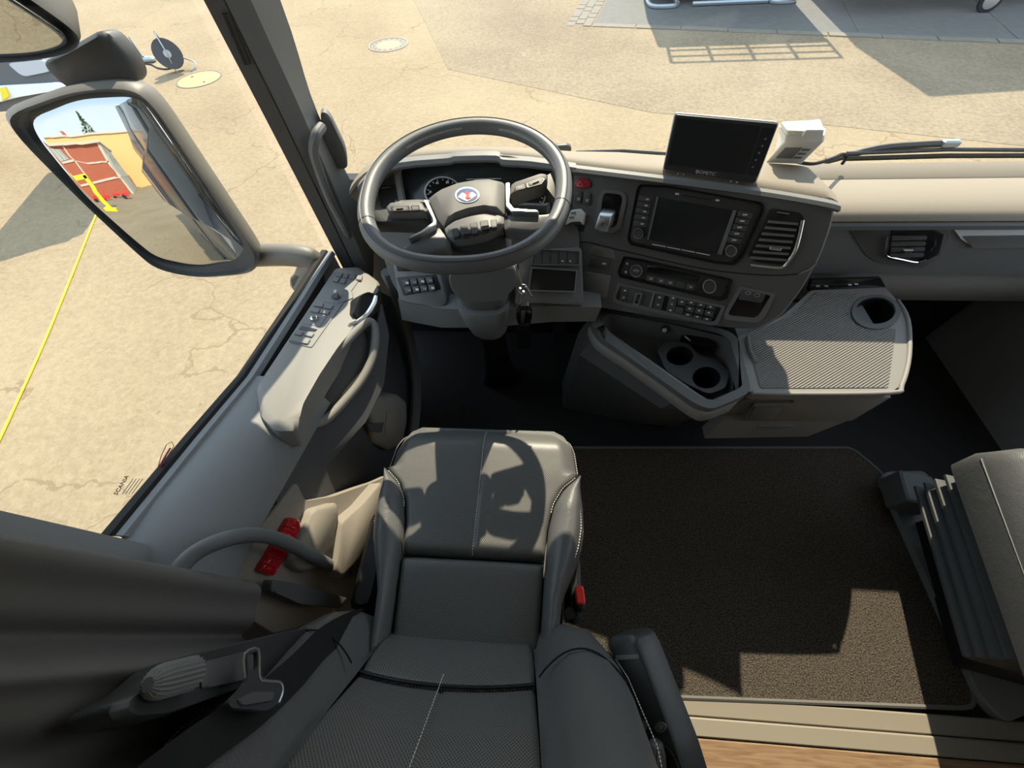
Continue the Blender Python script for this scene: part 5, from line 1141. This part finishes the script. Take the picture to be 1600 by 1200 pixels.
MB().plate(rnd(AP.many([(1002, 1165), (1044, 1162), (1058, 1185), (1075, 1240), (1010, 1240)]), .008, 3), AP.n, .004, .004, .002).build('knob_recess', 'black', ra)
def knob(c, ax_, r, L_, par):
    rings = []; ax_ = nrm(ax_); t = nrm(np.cross(ax_, V(.2, .9, .1))); q = np.cross(ax_, t)
    for l, k in ((0, 1), (.75, .95), (.92, .75), (1, .4)):
        rings.append([c+ax_*L_*l+(t*math.cos(2*math.pi*i/40)+q*math.sin(2*math.pi*i/40))*r*k*(1.0 if i % 2 else .88) for i in range(40)])
    return MB().loft(rings).build('height_knob', 'dash_grey', par, smooth=20)
knob(AP(1028, 1215, .006), AP(1028, 1165)-AP(1030, 1230), .016, .05, ra)
LP = Pl(Xp(470, 990, -.40), Xp(300, 1040, -.41), Xp(430, 1075, -.385))
la = MB().plate(rnd(LP.many([(488, 978), (450, 985), (298, 1022), (272, 1035), (250, 1058), (222, 1078), (190, 1094), (180, 1110), (192, 1126), (250, 1122), (300, 1105), (340, 1090), (420, 1060), (470, 1015), (500, 985)]), .010, 3), LP.n, 0, .05, .008).build('armrest', 'panel_black', DS, smooth=40)
MB().plate(rnd(LP.many([(315, 1035), (400, 1014), (404, 1040), (390, 1062), (310, 1080)]), .008, 3), LP.n, .006, .004, .003).build('arm_pad', 'button', la)
knob(LP(300, 1052, .012), LP(238, 1068)-LP(300, 1052), .018, .055, la)

# seat belt
def ribbon(path, side, w_, th, nm, mt, par=None):
    P = catmull(path, 8); N = len(P); S_ = catmull(side, 8); rings = []
    for p, s in zip(P, S_):
        s = nrm(s); i = 0; rings.append([p-s*w_/2, p+s*w_/2])
    mb = MB(); full = []
    for k, (a, b) in enumerate(rings):
        t = nrm(P[min(k+1, N-1)]-P[max(k-1, 0)]); n = nrm(np.cross(t, b-a)); full.append([a, b, b+n*th, a+n*th])
    mb.loft(full); return mb.build(nm, mt, par, smooth=50)
SB = empty('seat_belt', (-.40, -.05, .5), 'black seat belt with metal tongue along the left side of the driver seat', 'seat belt')
path = [Xp(606, 962, -.345), Xp(560, 972, -.350), Xp(510, 1000, -.355), Xp(462, 1050, -.355), Xp(400, 1105, -.36), Xp(320, 1160, -.37), Xp(250, 1215, -.38), Xp(180, 1275, -.39)]
side = [V(-.3, 1, .1), V(-.35, 1, .2), V(-.45, .9, .3), V(-.5, .8, .3), V(-.5, .8, .3), V(-.5, .8, .35), V(-.5, .8, .35), V(-.5, .8, .35)]
ribbon(path, side, .046, .0016, 'webbing', 'webbing', SB)
TP = Pl(Xp(400, 1075, -.352), Xp(430, 1060, -.347), Xp(380, 1020, -.375))
tg = rnd(TP.many([(352, 1098), (374, 1076), (384, 1062), (382, 1022), (404, 1015), (406, 1058), (418, 1064), (438, 1066), (442, 1080), (436, 1098), (414, 1112), (358, 1108)]), .005, 3)
hl1 = rnd(TP.many([(384, 1024), (399, 1019), (399, 1046), (386, 1050)]), .003, 2)
holed(MB(), tg, [hl1], TP.n, .003, .003).build('tongue_plate', 'panel_black', SB, smooth=30)
MB().tube(catmull(TP.many([(383, 1060), (382, 1022), (404, 1015), (406, 1058), (418, 1064), (438, 1066), (442, 1080), (436, 1098)], .003), 3), .0016, 6).build('tongue_rim', 'satin', SB)
MB().plate(rnd(TP.many([(368, 1094), (392, 1082), (428, 1082), (424, 1096), (376, 1104)], .003), .003, 2), TP.n, .003, .002, .001).build('tongue_guide', 'button', SB)
# curtain bunched at the door pillar
def cfn(u, v):
    # u from the window edge rearwards, v upwards; deep hanging pleats
    y = .045-.38*u; fold = .030*math.sin(u*23+.4+.5*v)+.010*math.sin(u*47+1.2)
    x = -.545+.10*math.sin(min(1, u*1.6)*math.pi*.5)+fold*(1-.35*v)
    z = .60+.07*math.exp(-u*9)+1.0*v+.015*math.sin(u*13)*(1-v)
    return V(x-.05*v, y+.008*math.cos(u*17+.4), z)
tag(MB().slab(cfn, 110, 24, V(-.008, -.003, 0)).build('curtain', 'curtain', smooth=70), 'dark grey fabric curtain bunched in folds at the left door pillar', 'curtain')

# ================================================================== passenger seat
PS = empty('passenger_seat', (1.35, .2, 0), 'black leather passenger seat with ribbed suspension at the right edge', 'seat')
a0 = Z(1562, 694, .50); a1 = Z(1700, 1010, .50)
ud = nrm(a1-a0); rd = nrm(V(-ud[1], ud[0], 0)); rd = rd if rd[0] > 0 else -rd
def ps(s, t, z): q = a0+ud*t+rd*s; return V(q[0], q[1], z)      # s to the right, t rearwards
Lp = .50
sec = [(.0, .36), (-.006, .44), (.004, .50), (.03, .535), (.075, .548), (.10, .545), (.11, .538), (.26, .535), (.41, .538), (.45, .548), (.50, .52), (.51, .40)]
rings = []
for t, k, dz in ((-.0, .55, -.05), (.008, .8, -.025), (.025, .95, -.008), (.05, 1, 0), (.2, 1, 0), (.35, 1, 0), (Lp, 1, 0)):
    rings.append([ps(.25+(s-.25)*(1-.04*(1-k)), t, .38+(z-.38)*1+dz*(1 if z > .45 else 0)) for s, z in sec])
MB().loft(rings).build('cushion', 'leather', PS, smooth=60)
cpn = MB().slab(lambda u, v: ps(.115+.29*u, .03+.46*v, .539+.006*math.sin(math.pi*u)), 10, 16, V(0, 0, -.03)).build('cushion_centre', 'leather_perf', PS, smooth=60); uv_plan(cpn)
for o_ in (.062, .076): stitches([ps(o_, t, .551+(-.04*max(0, (.05-t)/.05)**2)) for t in np.linspace(.005, .48, 50)], 'edge_stitching', PS, .0012)
MB().tube([ps(-.004, t, .45-.02*t) for t in np.linspace(.02, .48, 10)], .0022, 5).build('piping', 'dash_grey', PS)
# bellows: stacked folds
for i in range(5):
    z1 = .36-.035*i
    MB().loft([[ps(s, t, z1-dz) for s, t in ((.02+o, .0+o), (.46-o, .0+o), (.46-o, .46), (.02+o, .46))] for dz, o in ((0, .03), (.012, .006), (.02, .006), (.034, .03))]).build('bellows_fold', 'button', PS, smooth=20)
MB().loft([[ps(s, t, z) for s, t in ((.14, .05), (.44, .05), (.44, .46), (.14, .46))] for z in (.20, .03)]).build('base', 'black', PS)
b0_ = [Z(1374, 742, .03), Z(1440, 735, .03)]
MB().plate(rnd([Z(x, y, .03) for x, y in ((1374, 745), (1385, 737), (1445, 736), (1640, 1100), (1570, 1130), (1530, 1090), (1440, 890))], .02, 3), UPZ, .006, .03, .004).build('floor_rail', 'dash_grey', PS)
bb = Z(1420, 770, .09); MB().box(bb, .10, .11, .10, math.atan2(ud[1], ud[0])+math.pi/2, .006).build('rail_cover_box', 'dash', PS)
